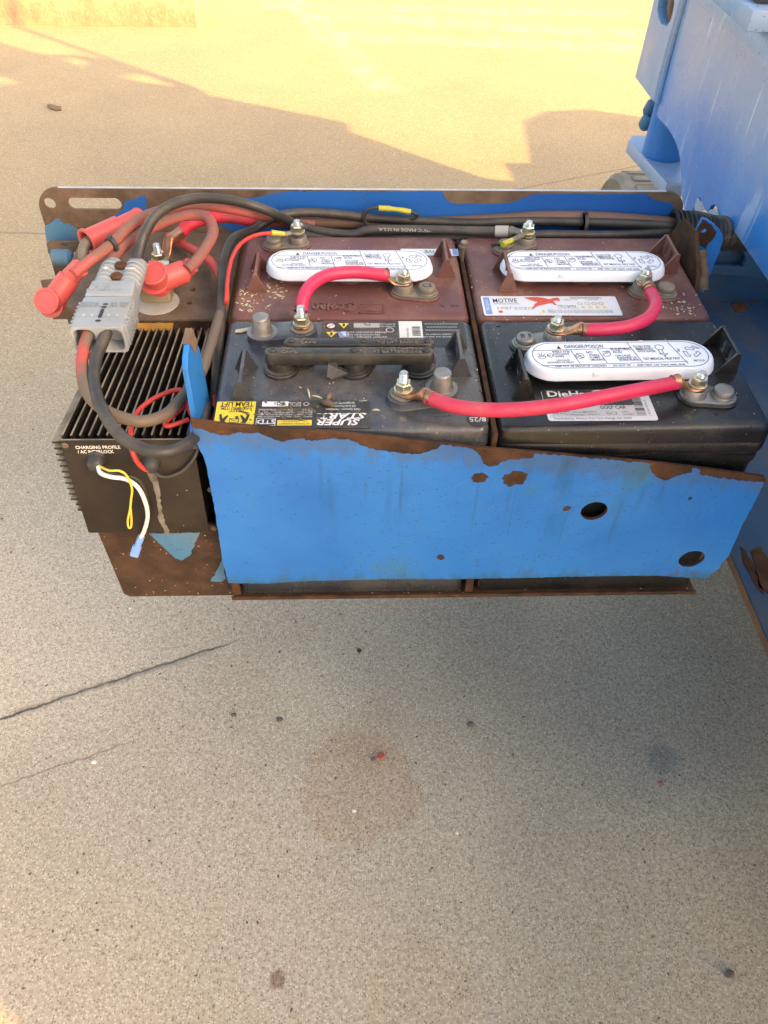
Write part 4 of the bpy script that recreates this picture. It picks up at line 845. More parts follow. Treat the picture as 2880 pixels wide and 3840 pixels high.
# ---- maroon battery, back left
LBt, lidLB = battery('maroon battery with upside-down moulded name and no paper label, behind the grey one', 0, .180, 'lid_maroon')
lug_bracket(LBt, 'lid_maroon', .0265, .2310, .2760); lug_bracket(LBt, 'lid_maroon', .2390, .2630, .3060, .022)
LBs1 = terminal_pair(LBt, 'lid_maroon', (.1885, .2285), (.2140, .2235), 'lead_dirty', .0128, 'C5'); LBs2 = terminal_pair(LBt, 'lid_maroon', (.0680, .3330), (.0400, .3300), 'lead_dirty', .0130)
vent_cover(LBt, .0355, .2235, .2620, 'lid_maroon', -.2)
lettering([('Trojan', .0150, 0, 0, 0, 'LEFT', 1, 0, .0004, .046), ('BATTERY COMPANY', .0036, 0, -.0046, 0, 'LEFT', 1, 0, .0001, .044)], I4(.1345, .2020, ZB, 180), 'maroon_highlight', lidLB, 'moulded_lettering', .0018)
M4 = I4(.1530, .1970, ZB, 180)
mb = MB()
for a, b in (((.0, 0), (.026, 0)), ((.026, 0), (.026, .0165)), ((.026, .0165), (0, .0165)), ((0, .0165), (0, 0))):
    p, q_ = Vector((*a, 0)), Vector((*b, 0)); d = (q_-p).normalized()*.0005; n_ = Vector((-d.y, d.x, 0))
    mb.prism([M4 @ (p+n_+Vector((-.013, -.0078, 0))-d), M4 @ (p-n_+Vector((-.013, -.0078, 0))-d), M4 @ (q_-n_+Vector((-.013, -.0078, 0))+d), M4 @ (q_+n_+Vector((-.013, -.0078, 0))+d)], (0, 0, .0008))
HORSE = [(350, 420), (430, 416), (485, 422), (515, 432), (545, 424), (578, 420), (585, 436), (578, 446), (560, 440), (540, 445), (548, 462), (556, 474), (540, 472), (526, 460), (500, 462), (470, 470), (430, 478), (398, 496), (384, 498), (400, 482), (412, 464), (436, 452), (395, 440)]
mb.prism([M4 @ Vector(((x-467)*.000095, (456-y)*.00015, 0)) for x, y in HORSE], (0, 0, .0007))
mb.build('moulded_emblem', 'maroon_highlight', lidLB, 0)
lettering([('N', .0080, 0, 0), ('—', .0080, -.014, .001)], I4(.2330, .2060, ZB, 180), 'lid_maroon', lidLB, 'moulded_sign', .0007)
sheet(LBt, .1900, .2585, .3100, .3250, 'label_white', 'label_sheet', ZB, .001); lab = LBt.children[-1]
lettering([('MOTIVE', .0090, 0, 0, 0, 'LEFT', 1.0)], I4(.2500, .3215, ZB+.0004, 180), 'ink', lab)
shapes([rect(.2520, .2580, .3105, .3245)], Matrix.Translation((0, 0, ZB+.0004)), 'print_blue', lab, 'blue_band')
nut_on(LBt, (.1885, .2285), LBs1.z+.0032, 'zinc', rot=.5); nut_on(LBt, (.0680, .3330), LBs2.z+.0045, 'zinc', rot=.1)

# ---- maroon battery, back right
RBt, lidRB = battery('maroon battery bearing a white paper label with a red winged horse, behind the black one', .266, .180, 'lid_maroon')
lug_bracket(RBt, 'lid_maroon', .3055, .2310, .2760, .024); lug_bracket(RBt, 'lid_maroon', .5040, .2720, .3150, .024, 0, -1)
RBs1 = terminal_pair(RBt, 'lid_maroon', (.4560, .2295), (.4815, .2250), 'lead_dirty', .0135); RBs2 = terminal_pair(RBt, 'lid_maroon', (.3420, .3340), (.3150, .3200), 'lead_dirty', .0130)
vent_cover(RBt, .2998, .4884, .2620, 'lid_maroon', -.2)
sheet(RBt, .2740, .4250, .1842, .2218, 'label_white', r=.002); lab = RBt.children[-1]
O4 = I4(.3495, .2030, ZB+.00036)
ux = lambda x: (x-515)/890*.151; uy = lambda y: (475-y)/130*.0376
shapes([rect(ux(84), ux(124), uy(533), uy(420))], O4, 'print_blue', lab, 'blue_band')
lettering([('TROJAN', .0050, ux(112), uy(512), 90, 'LEFT', 1.2)], Matrix.Translation((0, 0, .0002)) @ O4, 'print_white', lab, 'band_lettering')
lettering([('MOTIVE', .0118, ux(142), uy(455), 0, 'LEFT', .98, 0, .0001, .0268), ('SUPERIOR CYCLING', .0032, ux(146), uy(467)), ('6 VOLT', .0066, ux(160), uy(500), 0, 'LEFT', 1.15, 0, 0, .0161), ('225 AH @ 20 HR', .0032, ux(268), uy(492)), ('185 AH @ 5 HR', .0032, ux(268), uy(502)), ('TROJAN', .0064, ux(555), uy(486), 0, 'LEFT', 1.1, 0, 0, .0204), ('BATTERY COMPANY', .0024, ux(560), uy(495)), ('DANGER: EXPLOSIVE GASES', .0028, ux(660), uy(428)), ('SHIELD EYES', .0028, ux(610), uy(438)), ('CORROSIVE', .0028, ux(750), uy(438))]
    + [('WARNING: Contains lead and lead compounds, chemicals known to cause harm. Wash hands.', .0026, ux(482), uy(509+k*8), 0, 'LEFT', 1, 0, 0, .072) for k in range(3)], O4, 'ink', lab)
shapes([[(ux(x), uy(y)) for x, y in HORSE]], O4, 'print_red', lab, 'winged_horse')
shapes([rect(ux(166), ux(192), uy(524), uy(509))]+ring((ux(802), uy(462)), .0026, .0006, 14)+ring((ux(846), uy(462)), .0026, .0006, 14), O4, 'print_red', lab, 'warning_icon')
shapes([tri((ux(x), uy(y)), .0036) for x, y in ((455, 516), (722, 487), (768, 487), (815, 487), (862, 487))], O4, 'print_yellow', lab, 'warning_icon')
shapes(ring((ux(708), uy(462)), .0026, .0007, 14)+ring((ux(755), uy(462)), .0026, .0007, 14)+[rect(ux(655), ux(850), uy(424), uy(416))], O4, 'label_grey', lab, 'warning_icon')
nut_on(RBt, (.4560, .2295), RBs1.z+.0032, 'zinc', rot=.3); nut_on(RBt, (.3420, .3340), RBs2.z+.0045, 'zinc', rot=.25)
mb = MB(); c = (.2630, .3080); mb.lathe([(.0016, .66), (.0018, .712), (.0060, .7125), (.0060, .7135), (.0046, .7138), (.0046, .7185), (.0036, .7195)], (*c, 0), (0, 0, 1), 6); o = mb.build('hold_down_bolt', 'lead_dirty', None, 25); tag(o, 'hex-head hold-down bolt standing in the gap between the two maroon batteries', 'bolt')

# ================================================================== CABLES
def lug(parent, stud, end, wid=.0088, rb=.0068, mat='copper'):
    """crimped cable lug: flat ring tongue under the nut, neck, round barrel ending at `end`"""
    a = Vector(stud); b = Vector(end); d = b-a; L = d.length; dh = Vector((d.x, d.y, 0)).normalized(); side = Vector((-dh.y, dh.x, 0)); loops = []
    for t, w_, h_, k in ((-.0092, .30, .0014, 0), (-.0078, .62, .0016, 0), (-.0045, .90, .0016, 0), (0, 1.0, .0016, 0), (.006, .95, .0016, 0), (.0105, .80, .0017, .03), (.0150, .74, .0026, .35), (.0190, .76, .0052, .75), (.0215, .80, .0062, .9), (.0225, .76, .0068, 1), (L-.006, .77, .0068, 1), (L-.003, .72, .0062, 1), (L, .77, .0069, 1)):
        zc = a.z+.0016+(b.z-a.z-.0016)*k; c = a+dh*t; e = 2.6 if k < .5 else 2.0; Lp = []
        for j in range(16):
            th_ = 2*math.pi*j/16; cx, sx = math.cos(th_), math.sin(th_)
            Lp.append(Vector((c.x, c.y, zc))+side*(w_*wid*math.copysign(abs(cx)**(2/e), cx))+Vector((0, 0, 1))*(h_*math.copysign(abs(sx)**(2/e), sx)))
        loops.append(Lp)
    mb = MB(); mb.loft(loops); return mb.build('lug', mat, parent, 45)
def jumper(label, A, Aend, mids, Bend, B, group='red jumper cables joining the batteries', r=.0067, mat='red', name='jumper_cable'):
    A, B = Vector(A), Vector(B); t = thing(name, label, 'cable', tuple(A), group)
    pts = [Aend+(A-Aend).normalized()*.004*0, *mids, Bend]
    lug(t, A, Aend); lug(t, B, Bend)
    mb = MB(); mb.tube([Aend-(Aend-A).normalized()*.004, *mids, Bend-(Bend-B).normalized()*.004], r, 18, 10); mb.build('insulation', mat, t, 60)
    for e_, dr in ((Aend, (Vector(mids[0])-Aend).normalized()), (Bend, (Vector(mids[-1])-Bend).normalized())):
        mb = MB(); mb.lathe([(r*.93, -.0052), (r*1.02, -.0050), (r*1.02, -.0040), (r*.9, -.0038)], e_, dr, 18); mb.build('end_seal', 'gland', t)
    return t
jumper('red jumper arching from the back left maroon battery down to the grey battery', LBs1, at(827, 592, z=.724), [at(770, 588, z=.733), at(710, 594, z=.736), at(672, 616, z=.734), at(655, 645, z=.728)], at(651, 664, z=.722), LFs1)
jumper('short red jumper curving from the back right maroon battery to the black battery', RBs1, at(1404, 628, z=.722), [at(1416, 655, z=.722), at(1403, 684, z=.722), at(1365, 703, z=.722), at(1315, 711, z=.721)], at(1266, 712, z=.720), RFs1)
jumper('long red jumper running across the front from the grey battery to the black battery', LFs2, at(930, 859, z=.719), [at(985, 878, z=.720), at(1080, 886, z=.724), at(1200, 876, z=.727), at(1330, 852, z=.727)], at(1455, 825, z=.723), RFs2)

def cable(name, label, pts, r, mat, group=None, seg=14, cat='cable', res=8):
    mb = MB(); mb.tube(pts, r, seg, res); o = mb.build(name, mat, None, 60); return tag(o, label, cat, group)
def A(*p):       # (u, v, z) triples
    return [at(u, v, z=z) for u, v, z in p]
def AY(*p): return [at(u, v, y=y) for u, v, y in p]

# black lead: connector -> over the top -> along the trough -> back post of the right maroon battery
ring2 = RBs2
kb = thing('power_cable', 'black cable arching high from the grey connector to the back right battery post', 'cable', tuple(RBs2), 'heavy cables around the connector')
p_end = at(1102, 500, y=.352)
mb = MB(); mb.tube(A((292, 572, .742), (300, 548, .748), (312, 505, .762), (342, 460, .772), (395, 434, .772), (455, 428, .762), (525, 438, .746), (585, 458, .730)) + AY((640, 484, .386), (695, 500, .380), (762, 506, .376), (800, 497, .376), (900, 496, .372), (1020, 499, .362)) + [p_end], .0055, 14, 8); mb.build('insulation', 'black_cable', kb, 60)
lug(kb, RBs2, p_end, .0085, .0066, 'lead_dirty')
mb = MB(); d = (p_end-at(1020, 499, y=.362)).normalized(); mb.tube([p_end-d*.018, p_end-d*.002], .0068, 16, 2); mb.build('sleeve', 'label_grey', kb)
lettering([('#2 HEAVY DUTY CABLE 600V 105°C MADE IN U.S.A.', .0052, -.11, -.0018, 0, 'LEFT', 1.35)], frame(tuple(at(905, 499, y=.3655)+Vector((0, 0, .0008))), (-1, .045, 0), (0, -.62, -.78)), 'label_grey', kb)
# black lead: connector -> loop in front of the charger -> up beside the grey battery -> trough -> hose
cable('power_cable', 'black cable looping low in front of the charger fins from the grey connector', A((231, 715, .742), (222, 738, .738), (208, 775, .733), (203, 825, .728), (219, 880, .724), (255, 936, .720), (305, 968, .716), (358, 976, .712), (400, 962, .706), (432, 928, .694), (447, 880, .680)) + [Vector((-.010, .075, .655)), Vector((-.008, .12, .675)), Vector((-.0075, .17, .695)), Vector((-.010, .22, .705)), Vector((-.014, .28, .707)), Vector((-.008, .33, .709))] + AY((548, 496, .375), (590, 471, .388), (640, 460, .398), (700, 460, .403), (800, 470, .405), (900, 477, .405), (1020, 482, .405), (1130, 478, .405), (1260, 480, .403), (1380, 484, .400), (1440, 488, .399), (1490, 492, .399), (1560, 500, .399)), .0056, 'black_cable', 'heavy cables around the connector')
# dusty red lead: connector -> loop over the charger -> up past the shelf
cable('power_cable', 'dusty red cable leaving the connector front and rising beside the shelf edge', A((197, 708, .742), (186, 735, .738), (177, 780, .732), (182, 830, .727), (203, 868, .722), (245, 895, .716), (305, 910, .711), (358, 895, .705), (395, 857, .700), (432, 808, .698), (448, 770, .700), (472, 690, .700), (486, 645, .698), (478, 600, .698), (455, 566, .697), (425, 545, .696), (395, 528, .694), (365, 510, .692)), .0055, 'red_loop', 'heavy cables around the connector')
# bright red feed from the contactor stud along the trough
cst = at(345, 566, z=.688)
fb = thing('power_cable', 'bright red cable from the contactor stud running behind the black cables', 'cable', tuple(cst), 'heavy cables around the connector')
ce = at(392, 500, z=.704); lug(fb, cst, ce, .0090, .0075)
mb = MB(); mb.tube([ce+(cst-ce).normalized()*.003] + A((408, 486, .707), (440, 472, .710), (490, 468, .708), (545, 475, .702)) + AY((600, 478, .408), (700, 480, .412), (900, 482, .413), (1080, 474, .413), (1180, 468, .412), (1300, 470, .411), (1430, 480, .408), (1520, 490, .404)), .0074, 16, 8); mb.build('insulation', 'red_feed', fb, 60)
# the lower pair in the trough
cable('power_cable', 'lower black cable lying closest behind the maroon batteries in the trough', AY((560, 540, .378), (600, 512, .378), (645, 508, .378), (760, 517, .377), (900, 514, .375), (1020, 513, .374), (1180, 507, .376), (1300, 508, .384), (1400, 505, .392), (1460, 500, .396), (1540, 503, .398)), .0056, 'black_cable', 'heavy cables around the connector')
# contactor
ct = thing('contactor', 'dusty contactor block with a gold bracket and threaded stud on the rusty shelf', 'contactor', (-.088, .25, .680))
bc = at(341, 655, z=.682)
mb = MB(); mb.lathe([(.0250, .6798), (.0250, .6815)], (bc.x-.002, bc.y+.004, 0), (0, 0, 1), 22); mb.build('base_flange', 'label_grey', ct)
mb = MB(); mb.box(bc.x-.0185, bc.x+.0155, bc.y+.000, bc.y+.040, .681, .702, .004); mb.build('housing', worn('dusty_olive_casting', (.17, .145, .09), (.22, .19, .12), 20, (.6, .75), DUST, (.4, .75), 14), ct)
mb = MB(); mb.lathe([(.013, .680), (.013, .687), (.010, .688)], (cst.x, cst.y, 0)); mb.build('stud_base', 'gland', ct)
gb = [at(322, 566, z=.7025), at(366, 566, z=.7025), at(362, 606, z=.7025), at(316, 606, z=.7025)]
plate2d([[(p.x, p.y) for p in gb], circle(at(330, 577, z=.7025).to_2d(), .0022, 10), circle(at(354, 577, z=.7025).to_2d(), .0022, 10)], .0018, frame((0, 0, .7025), (1, 0, 0), (0, 1, 0)), 'bus_bracket', 'zinc', ct, .0003)
nut_on(ct, (cst.x, cst.y), cst.z+.0034, 'zinc', rot=.3, tall=True)
# terminal boots
def boot(label, cap, capdir, drop, neck, tail, rc, r, rt):
    """elbow boot: round cap over the terminal, sleeve running off sideways, thin neck gripping the cable"""
    t = thing('terminal_boot', label, 'terminal boot', tuple(cap), 'red rubber terminal boots')
    cap, neck, tail, nd = Vector(cap), Vector(neck), Vector(tail), Vector(capdir).normalized(); st = cap-nd*drop
    mb = MB(); mb.tube([st, st.lerp(neck, .3), st.lerp(neck, .7), neck], lambda s_: r*(1.0-.05*s_), 22, 4); mb.build('sleeve', 'boot', t, 50)
    mb = MB(); d = (tail-neck).normalized(); mb.tube([neck-d*.006, neck, tail], lambda s_: rt*(1.06-.06*s_), 20, 4); mb.build('neck', 'boot', t, 50)
    mb = MB(); mb.lathe([(rc*.99, -drop*1.6), (rc*1.0, -.0026), (rc*1.12, -.0022), (rc*1.12, -.0004), (rc*1.06, .0002), (rc*.90, .0002), (rc*.84, -.0007), (rc*.3, -.0008)], cap, nd, 30); mb.build('cap', 'boot', t, 35)
    mb = MB(); mb.lathe([(rc*1.02, -.0016), (rc*1.16, -.0010), (rc*1.16, .0006), (rc*1.05, .0012)], st-nd*.002-(neck-cap).normalized()*.0045, nd, 28); mb.build('strap_flange', 'boot', t, 35)
    return t
boot('red terminal boot hanging off the left end of the tray', at(99, 650, z=.722), (-.10, -.80, .55), .014, at(150, 600, z=.733), at(172, 578, z=.746), .0118, .0118, .0092)
boot('red terminal boot capped over the contactor beside the grey connector', at(330, 588, z=.731), (-.08, -.42, .90), .0165, at(398, 587, z=.716), at(414, 572, z=.724), .0132, .0132, .0090)
bo = at(186, 522, z=.722); bq = at(262, 486, z=.722)
tcb = thing('terminal_boot', 'open-ended red terminal boot showing a black lug, behind the upper left cables', 'terminal boot', tuple(bo), 'red rubber terminal boots')
dd = (bq-bo).normalized()
mb = MB(); mb.lathe([(.0100, .014), (.0102, .001), (.0118, -.0004), (.0146, 0), (.0146, .0022), (.0124, .0030), (.0120, .046), (.0110, .047)], bo, dd, 26); mb.build('sleeve', 'boot', tcb, 40)
mb = MB(); mb.lathe([(.0108, .012), (.0108, .013)], bo, dd, 20); mb.build('inner_dark', 'hollow', tcb)
mb = MB(); mb.tube([bo+dd*.012, bo-dd*.004+Vector((.002, 0, -.002)), bo-dd*.008+Vector((.002, -.006, -.010)), bo-dd*.006+Vector((.004, -.010, -.020))], lambda s_: .0070-.002*s_, 10, 5); mb.build('lug', 'lead_dirty', tcb)
mb = MB(); mb.tube([bq-dd*.006, bq+dd*.02, *A((300, 466, .726))], .0098, 16, 4); mb.build('neck', 'boot', tcb)
# red leads feeding the boots
cable('power_cable', 'dusty red cable running up from the hanging boot past the connector', A((158, 592, .744), (195, 563, .748), (238, 530, .752), (262, 506, .754), (300, 474, .756), (345, 456, .754), (395, 446, .750), (460, 446, .742), (540, 460, .728)) + AY((600, 474, .398), (680, 486, .396)), .0057, 'red_dusty', 'heavy cables around the connector')
cable('power_cable', 'red cable curling in a tight hook from the capped boot back to the connector', A((404, 582, .724), (425, 562, .728), (447, 530, .734), (460, 500, .740), (450, 472, .744), (420, 464, .744), (380, 470, .744), (330, 490, .744), (285, 515, .744), (250, 548, .742), (238, 572, .742)), .0062, 'red_dusty', 'heavy cables around the connector')
# connector
cn = thing('power_connector', 'pale grey two-pole plug pair with rusty bolts joining the heavy cables', 'connector', (-.105, .15, .735))
zc = .750
def half(y0, y1, x0a, x1a, x0b, x1b, z0, z1, bev, name):
    mb = MB(); b = bmesh.new(); bmesh.ops.create_cube(b, size=1.0)
    for v in b.verts:
        t_ = v.co.y+.5; x0 = x0a+(x0b-x0a)*t_; x1 = x1a+(x1b-x1a)*t_
        v.co = Vector(((x0+x1)/2+v.co.x*(x1-x0), y0+(y1-y0)*t_, (z0+z1)/2+v.co.z*(z1-z0)))
    bmesh.ops.bevel(b, geom=b.edges[:], offset=bev, segments=3, affect='EDGES', profile=.5); mb.bm(b); return mb.build(name, 'connector', cn, 40)
front = at(206, 707, z=zc); 
cx = -.1055
# front housing: a shell with two cable entries, open towards the viewer
m4 = frame((0, .0880, 0), (1, 0, 0), (0, 0, 1))
sh_o = [(p.x, p.y) for p in rrect(cx-.0252, cx+.0252, zc-.0285, zc, .005, 0, 4)]
sh_h1 = [(p.x, p.y) for p in rrect(cx-.0222, cx-.0035, zc-.0262, zc-.0030, .006, 0, 4)]
sh_h2 = [(p.x, p.y) for p in rrect(cx+.0035, cx+.0222, zc-.0262, zc-.0030, .006, 0, 4)]
plate2d([sh_o, sh_h1, sh_h2], .018, frame((0, .1060, 0), (1, 0, 0), (0, 0, 1)), 'front_housing', 'connector', cn, .0008)
half(.1055, .1420, cx-.0250, cx+.0250, cx-.0235, cx+.0235, zc-.0285, zc-.0002, .003, 'front_housing')
for k in range(7):
    for s_ in (-1, 1):
        mb = MB(); mb.box(cx+s_*.0250-.0018, cx+s_*.0250+.0018, .0935+k*.0062, .0970+k*.0062, zc-.024, zc-.002, .001, 2); mb.build('grip_rib', 'connector', cn)
half(.1425, .1700, cx-.0232, cx+.0232, cx-.0215, cx+.0215, zc-.0275, zc+.0004, .0025, 'rear_housing')
half(.1690, .2080, cx-.0200, cx+.0200, cx-.0180, cx+.0180, zc-.022, zc-.0035, .004, 'rear_housing')
for s_ in (-1, 1):
    mb = MB(); mb.loft([[Vector((cx+s_*.0122+.0108*math.cos(2*math.pi*k/20), y, zc-.0118+r_*math.sin(2*math.pi*k/20))) for k in range(20)] for y, r_ in ((.168, .0122), (.185, .0120), (.212, .0108), (.218, .0098))]); mb.build('cable_boss', 'connector', cn, 40)
    for k in range(5):
        mb = MB(); y = .175+k*.0075; mb.loft([[Vector((cx+s_*.0122+rr*math.cos(t_), yy, zc-.0118+1.08*rr*math.sin(t_))) for t_ in [R(15+150*j/9) if s_ > 0 else R(15+150*j/9) for j in range(10)]] for yy, rr in ((y, .0108), (y+.001, .01175), (y+.0024, .01175), (y+.0034, .0108))], False, False); mb.build('grip_rib', 'connector', cn, 40)
for y in (.1795, .2005):
    mb = MB(); mb.lathe([(.0062, zc-.0040), (.0062, zc-.0005), (.0050, zc+.0010), (.0022, zc+.0012), (.0022, zc+.0020)], (cx+.0005, y, 0), (0, 0, 1), 9); mb.build('rusty_bolt', 'rust', cn, 30)
zt2 = zc+.00005
for (x, y, a, b_) in ((cx+.001, .1265, .0026, .0015), (cx+.0005, .1215, .0026, .0018), (cx, .0985, .0028, .0018)):
    mb = MB(); mb.lathe([(1, 0), (1, .0002)], (0, 0, 0), (0, 0, 1), 16); mb.v = [Vector((x+v.x*a, y+v.y*b_, zt2+v.z)) for v in mb.v]; mb.build('rivet_hole', 'hollow', cn, 0)
mb = MB(); mb.loft([rrect(cx-.0015, cx+.0020, .1035, .1180, .001, z, 2) for z in (zt2, zt2+.0002)]); mb.build('slot', 'hollow', cn, 0)
for x, y in ((cx-.0155, .1075), (cx-.0075, .1075), (cx+.008, .1075), (cx+.0155, .1075)):
    mb = MB(); mb.loft([rrect(x-.0014, x+.0014, y-.002, y+.002, .0008, z, 2) for z in (zt2, zt2+.0002)]); mb.build('slot', 'crimp_blue' if False else 'label_grey', cn, 0)
lettering([('ANDERSON', .0052, 0, .0015, 0, 'CENTER', 1.2), ('POWER', .0040, .003, -.0034, 0, 'CENTER', 1.1), ('PRODUCTS', .0052, 0, -.0085, 0, 'CENTER', 1.1)], I4(cx-.006, .1545, zc+.0004, 180), 'connector', cn, 'moulded_lettering', .0004)
lettering([('SB® 175', .0050, 0, 0, 0, 'CENTER'), ('175A 600V', .0042, 0, .005, 0, 'CENTER')], I4(cx+.0145, .1295, zc, 180), 'connector', cn, 'moulded_lettering', .0004)
lettering([('CAUTION: DO NOT', .0026, 0, .004, 0, 'CENTER'), ('DISCONNECT', .0026, 0, .001, 0, 'CENTER'), ('UNDER LOAD', .0026, 0, -.002, 0, 'CENTER')], I4(cx-.014, .1275, zc, 180), 'connector', cn, 'moulded_lettering', .0003)
lettering([('+', .010, -.0125, 0, 0, 'CENTER', 1.3), ('—', .010, .0125, 0, 0, 'CENTER', 1.0)], I4(cx, .1880, zc+.0012, 0), 'print_white', cn, 'polarity_mark', .0004)
# zip ties
def zip_tie(c, axis, r, label, wd=.0022, grp='black zip ties'):
    ax = Vector(axis).normalized(); mb = MB()
    mb.lathe([(r, -wd), (r+.0010, -wd), (r+.0010, wd), (r, wd), (r, -wd)], c, ax, 26); s_ = ax.orthogonal().normalized()
    mb.box(c[0]-.002, c[0]+.002, c[1]-.0025, c[1]+.0025, c[2]+r, c[2]+r+.004, .0006, 1); o = mb.build('zip_tie', 'gland', None, 40); return tag(o, label, 'zip tie', grp)
zip_tie(at(241, 529, z=.752), (.55, .75, 0), .0074, 'black zip tie strapped round the red cable above the grey connector')
zip_tie(at(1262, 482, y=.401), (1, 0, 0), .0120, 'black zip tie bundling the cables behind the back right battery')

# thin wires
wr = thing('sense_wire', 'thin red wire from a yellow ring terminal dropping to the charger', 'wire', tuple(LBs2))
e1 = at(590, 503, z=.720)
mb = MB(); mb.tube([e1] + A((553, 508, .722), (522, 525, .722), (502, 556, .720), (492, 600, .716), (489, 645, .712)) + [Vector((-.0090, .205, .690)), Vector((-.0150, .17, .672)), Vector((-.0110, .11, .664)), Vector((-.0060, .07, .668)), Vector((-.007, .045, .672)), Vector((-.018, .028, .694))] + A((395, 844, .698), (340, 857, .697), (297, 890, .696), (283, 928, .695)) + AY((286, 975, -.010), (303, 1006, -.012), (322, 1016, -.010), (328, 1008, -.002)), .0023, 10, 8); mb.build('wire', 'wire_red', wr, 60)
mb = MB(); mb.tube(A((405, 872, .694), (362, 908, .694), (357, 916, .694), (366, 920, .694), (408, 906, .694)), .0023, 10, 8); mb.build('wire_loop', 'wire_red', wr, 60)
mb = MB(); d = (LBs2-e1).normalized(); mb.tube([e1-d*.002, e1+d*.010, e1+d*.018], lambda s_: .0034-.0008*s_, 12, 4); mb.build('crimp_sleeve', 'crimp_yellow', wr)
mb = MB(); mb.lathe([(.0078, LBs2.z+.0030), (.0078, LBs2.z+.0042), (.0060, LBs2.z+.0043)], (LBs2.x, LBs2.y, 0)); mb.tube([e1+d*.014, Vector((LBs2.x, LBs2.y, LBs2.z+.0036))], .0030, 8, 3); mb.build('ring_terminal', 'lead_dirty', wr)
wk = thing('sense_wire', 'thin black wire ending in a yellow ring terminal on the back right battery post', 'wire', tuple(RBs2))
e2_ = at(1088, 527, z=.716)
mb = MB(); mb.tube(AY((640, 520, .365), (760, 522, .364), (880, 528, .362), (960, 525, .360), (1044, 530, .350)) + [e2_], .0022, 8, 8); mb.build('wire', 'black_cable', wk, 60)
mb = MB(); tgt = Vector((RBs2.x, RBs2.y, RBs2.z+.0036)); d = (tgt-e2_).normalized(); mb.tube([e2_-d*.002, e2_+d*.007, e2_+d*.014], lambda s_: .0036-.0006*s_, 12, 4); mb.build('crimp_sleeve', 'crimp_yellow', wk)
mb = MB(); mb.lathe([(.0080, RBs2.z+.0030), (.0080, RBs2.z+.0042), (.0060, RBs2.z+.0043)], (RBs2.x, RBs2.y, 0)); mb.tube([e2_+d*.01, tgt], .0030, 8, 3); mb.build('ring_terminal', 'lead_dirty', wk)
wb2 = thing('spliced_wire', 'thin black wire loop with a yellow butt splice standing above the trough cables', 'wire', tuple(at(801, 494, y=.40)))
mb = MB(); mb.tube(AY((812, 500, .398), (798, 490, .397), (786, 474, .397), (792, 456, .397), (808, 449, .397), (826, 450, .397), (858, 453, .397), (888, 458, .397), (901, 465, .398), (888, 473, .402), (850, 472, .410)), .0022, 8, 8); mb.build('wire', 'black_cable', wb2, 60)
mb = MB(); mb.tube(AY((818, 449.5, .397), (842, 451, .397), (866, 454, .397), (887, 458, .397)), lambda s_: .0034 if (s_ < .38 or s_ > .62) else .0029, 12, 6); mb.build('butt_splice', 'crimp_yellow', wb2)
wc = thing('wire_pigtail', 'white, yellow and black wires hanging from the left gland of the charger', 'wire', tuple(at(207, 1010, y=-.02)))
mb = MB(); mb.tube(AY((212, 1008, -.014), (218, 1022, -.020), (240, 1030, -.022), (272, 1035, -.022), (298, 1053, -.022), (314, 1085, -.020), (319, 1115, -.018), (312, 1145, -.016), (302, 1165, -.016)), .0021, 10, 8); mb.build('white_wire', 'wire_white', wc, 60)
mb = MB(); mb.tube(AY((214, 1006, -.014), (235, 1016, -.024), (258, 1017, -.026), (274, 1028, -.026), (285, 1055, -.024), (283, 1080, -.022), (281, 1100, -.022), (276, 1125, -.020), (278, 1139, -.020), (283, 1138, -.020), (284, 1120, -.020), (282, 1098, -.021)), .0011, 8, 8); mb.build('yellow_wire', 'wire_yellow', wc, 60)
mb = MB(); mb.tube(AY((214, 1010, -.013), (250, 1024, -.015), (285, 1030, -.015), (306, 1045, -.014), (318, 1075, -.012), (322, 1110, -.010)), .0016, 8, 8); mb.build('black_wire', 'black_cable', wc, 60)
p0, p1, p2 = at(305, 1160, y=-.016), at(297, 1178, y=-.017), at(290, 1199, y=-.018); dv = (p2-p0).normalized(); sd_ = Vector((0, -1, 0)).cross(dv).normalized()
mb = MB(); mb.loft([[p+sd_*(w_*c_)+Vector((0, -1, 0))*(h_*s_) for c_, s_ in ((1, -.6), (1, .6), (.7, 1), (-.7, 1), (-1, .6), (-1, -.6), (-.7, -1), (.7, -1))] for p, w_, h_ in ((p0, .0032, .0030), (p0.lerp(p1, .6), .0032, .0030), (p1, .0026, .0022), (p1.lerp(p2, .12), .0044, .0024), (p2, .0044, .0026))]); mb.build('spade_terminal', 'crimp_blue', wc, 30)
cable('sense_wire', 'thin black wire curving right from the charger gland behind the blue panel', AY((327, 1008, -.004), (338, 1024, -.008), (360, 1030, -.009), (390, 1020, -.008), (412, 1000, -.006), (424, 980, -.003), (432, 955, .004)), .0017, 'black_cable', None, 8, 'wire')
# corrugated hose
hs = thing('corrugated_hose', 'black corrugated hose swallowing the cables where they enter the machine', 'hose', tuple(at(1460, 495, y=.40)))
path = [at(1449, 493, y=.398), at(1500, 495, y=.398), Vector((.60, .402, .682)), Vector((.66, .42, .672)), Vector((.72, .46, .65))]
P = spline(path, 26); mb = MB(); nP = len(P)
mb.tube(P, lambda s_: (.0222 if math.sin(s_*2*math.pi*22) > 0 else .0186)*(1.05 if s_ < .02 else 1), 22, 1, False); mb.build('corrugated_wall', 'gland', hs, 60)
mb = MB(); mb.tube(P[:30], .0165, 20, 1, False); mb.build('inner_wall', 'hollow', hs)

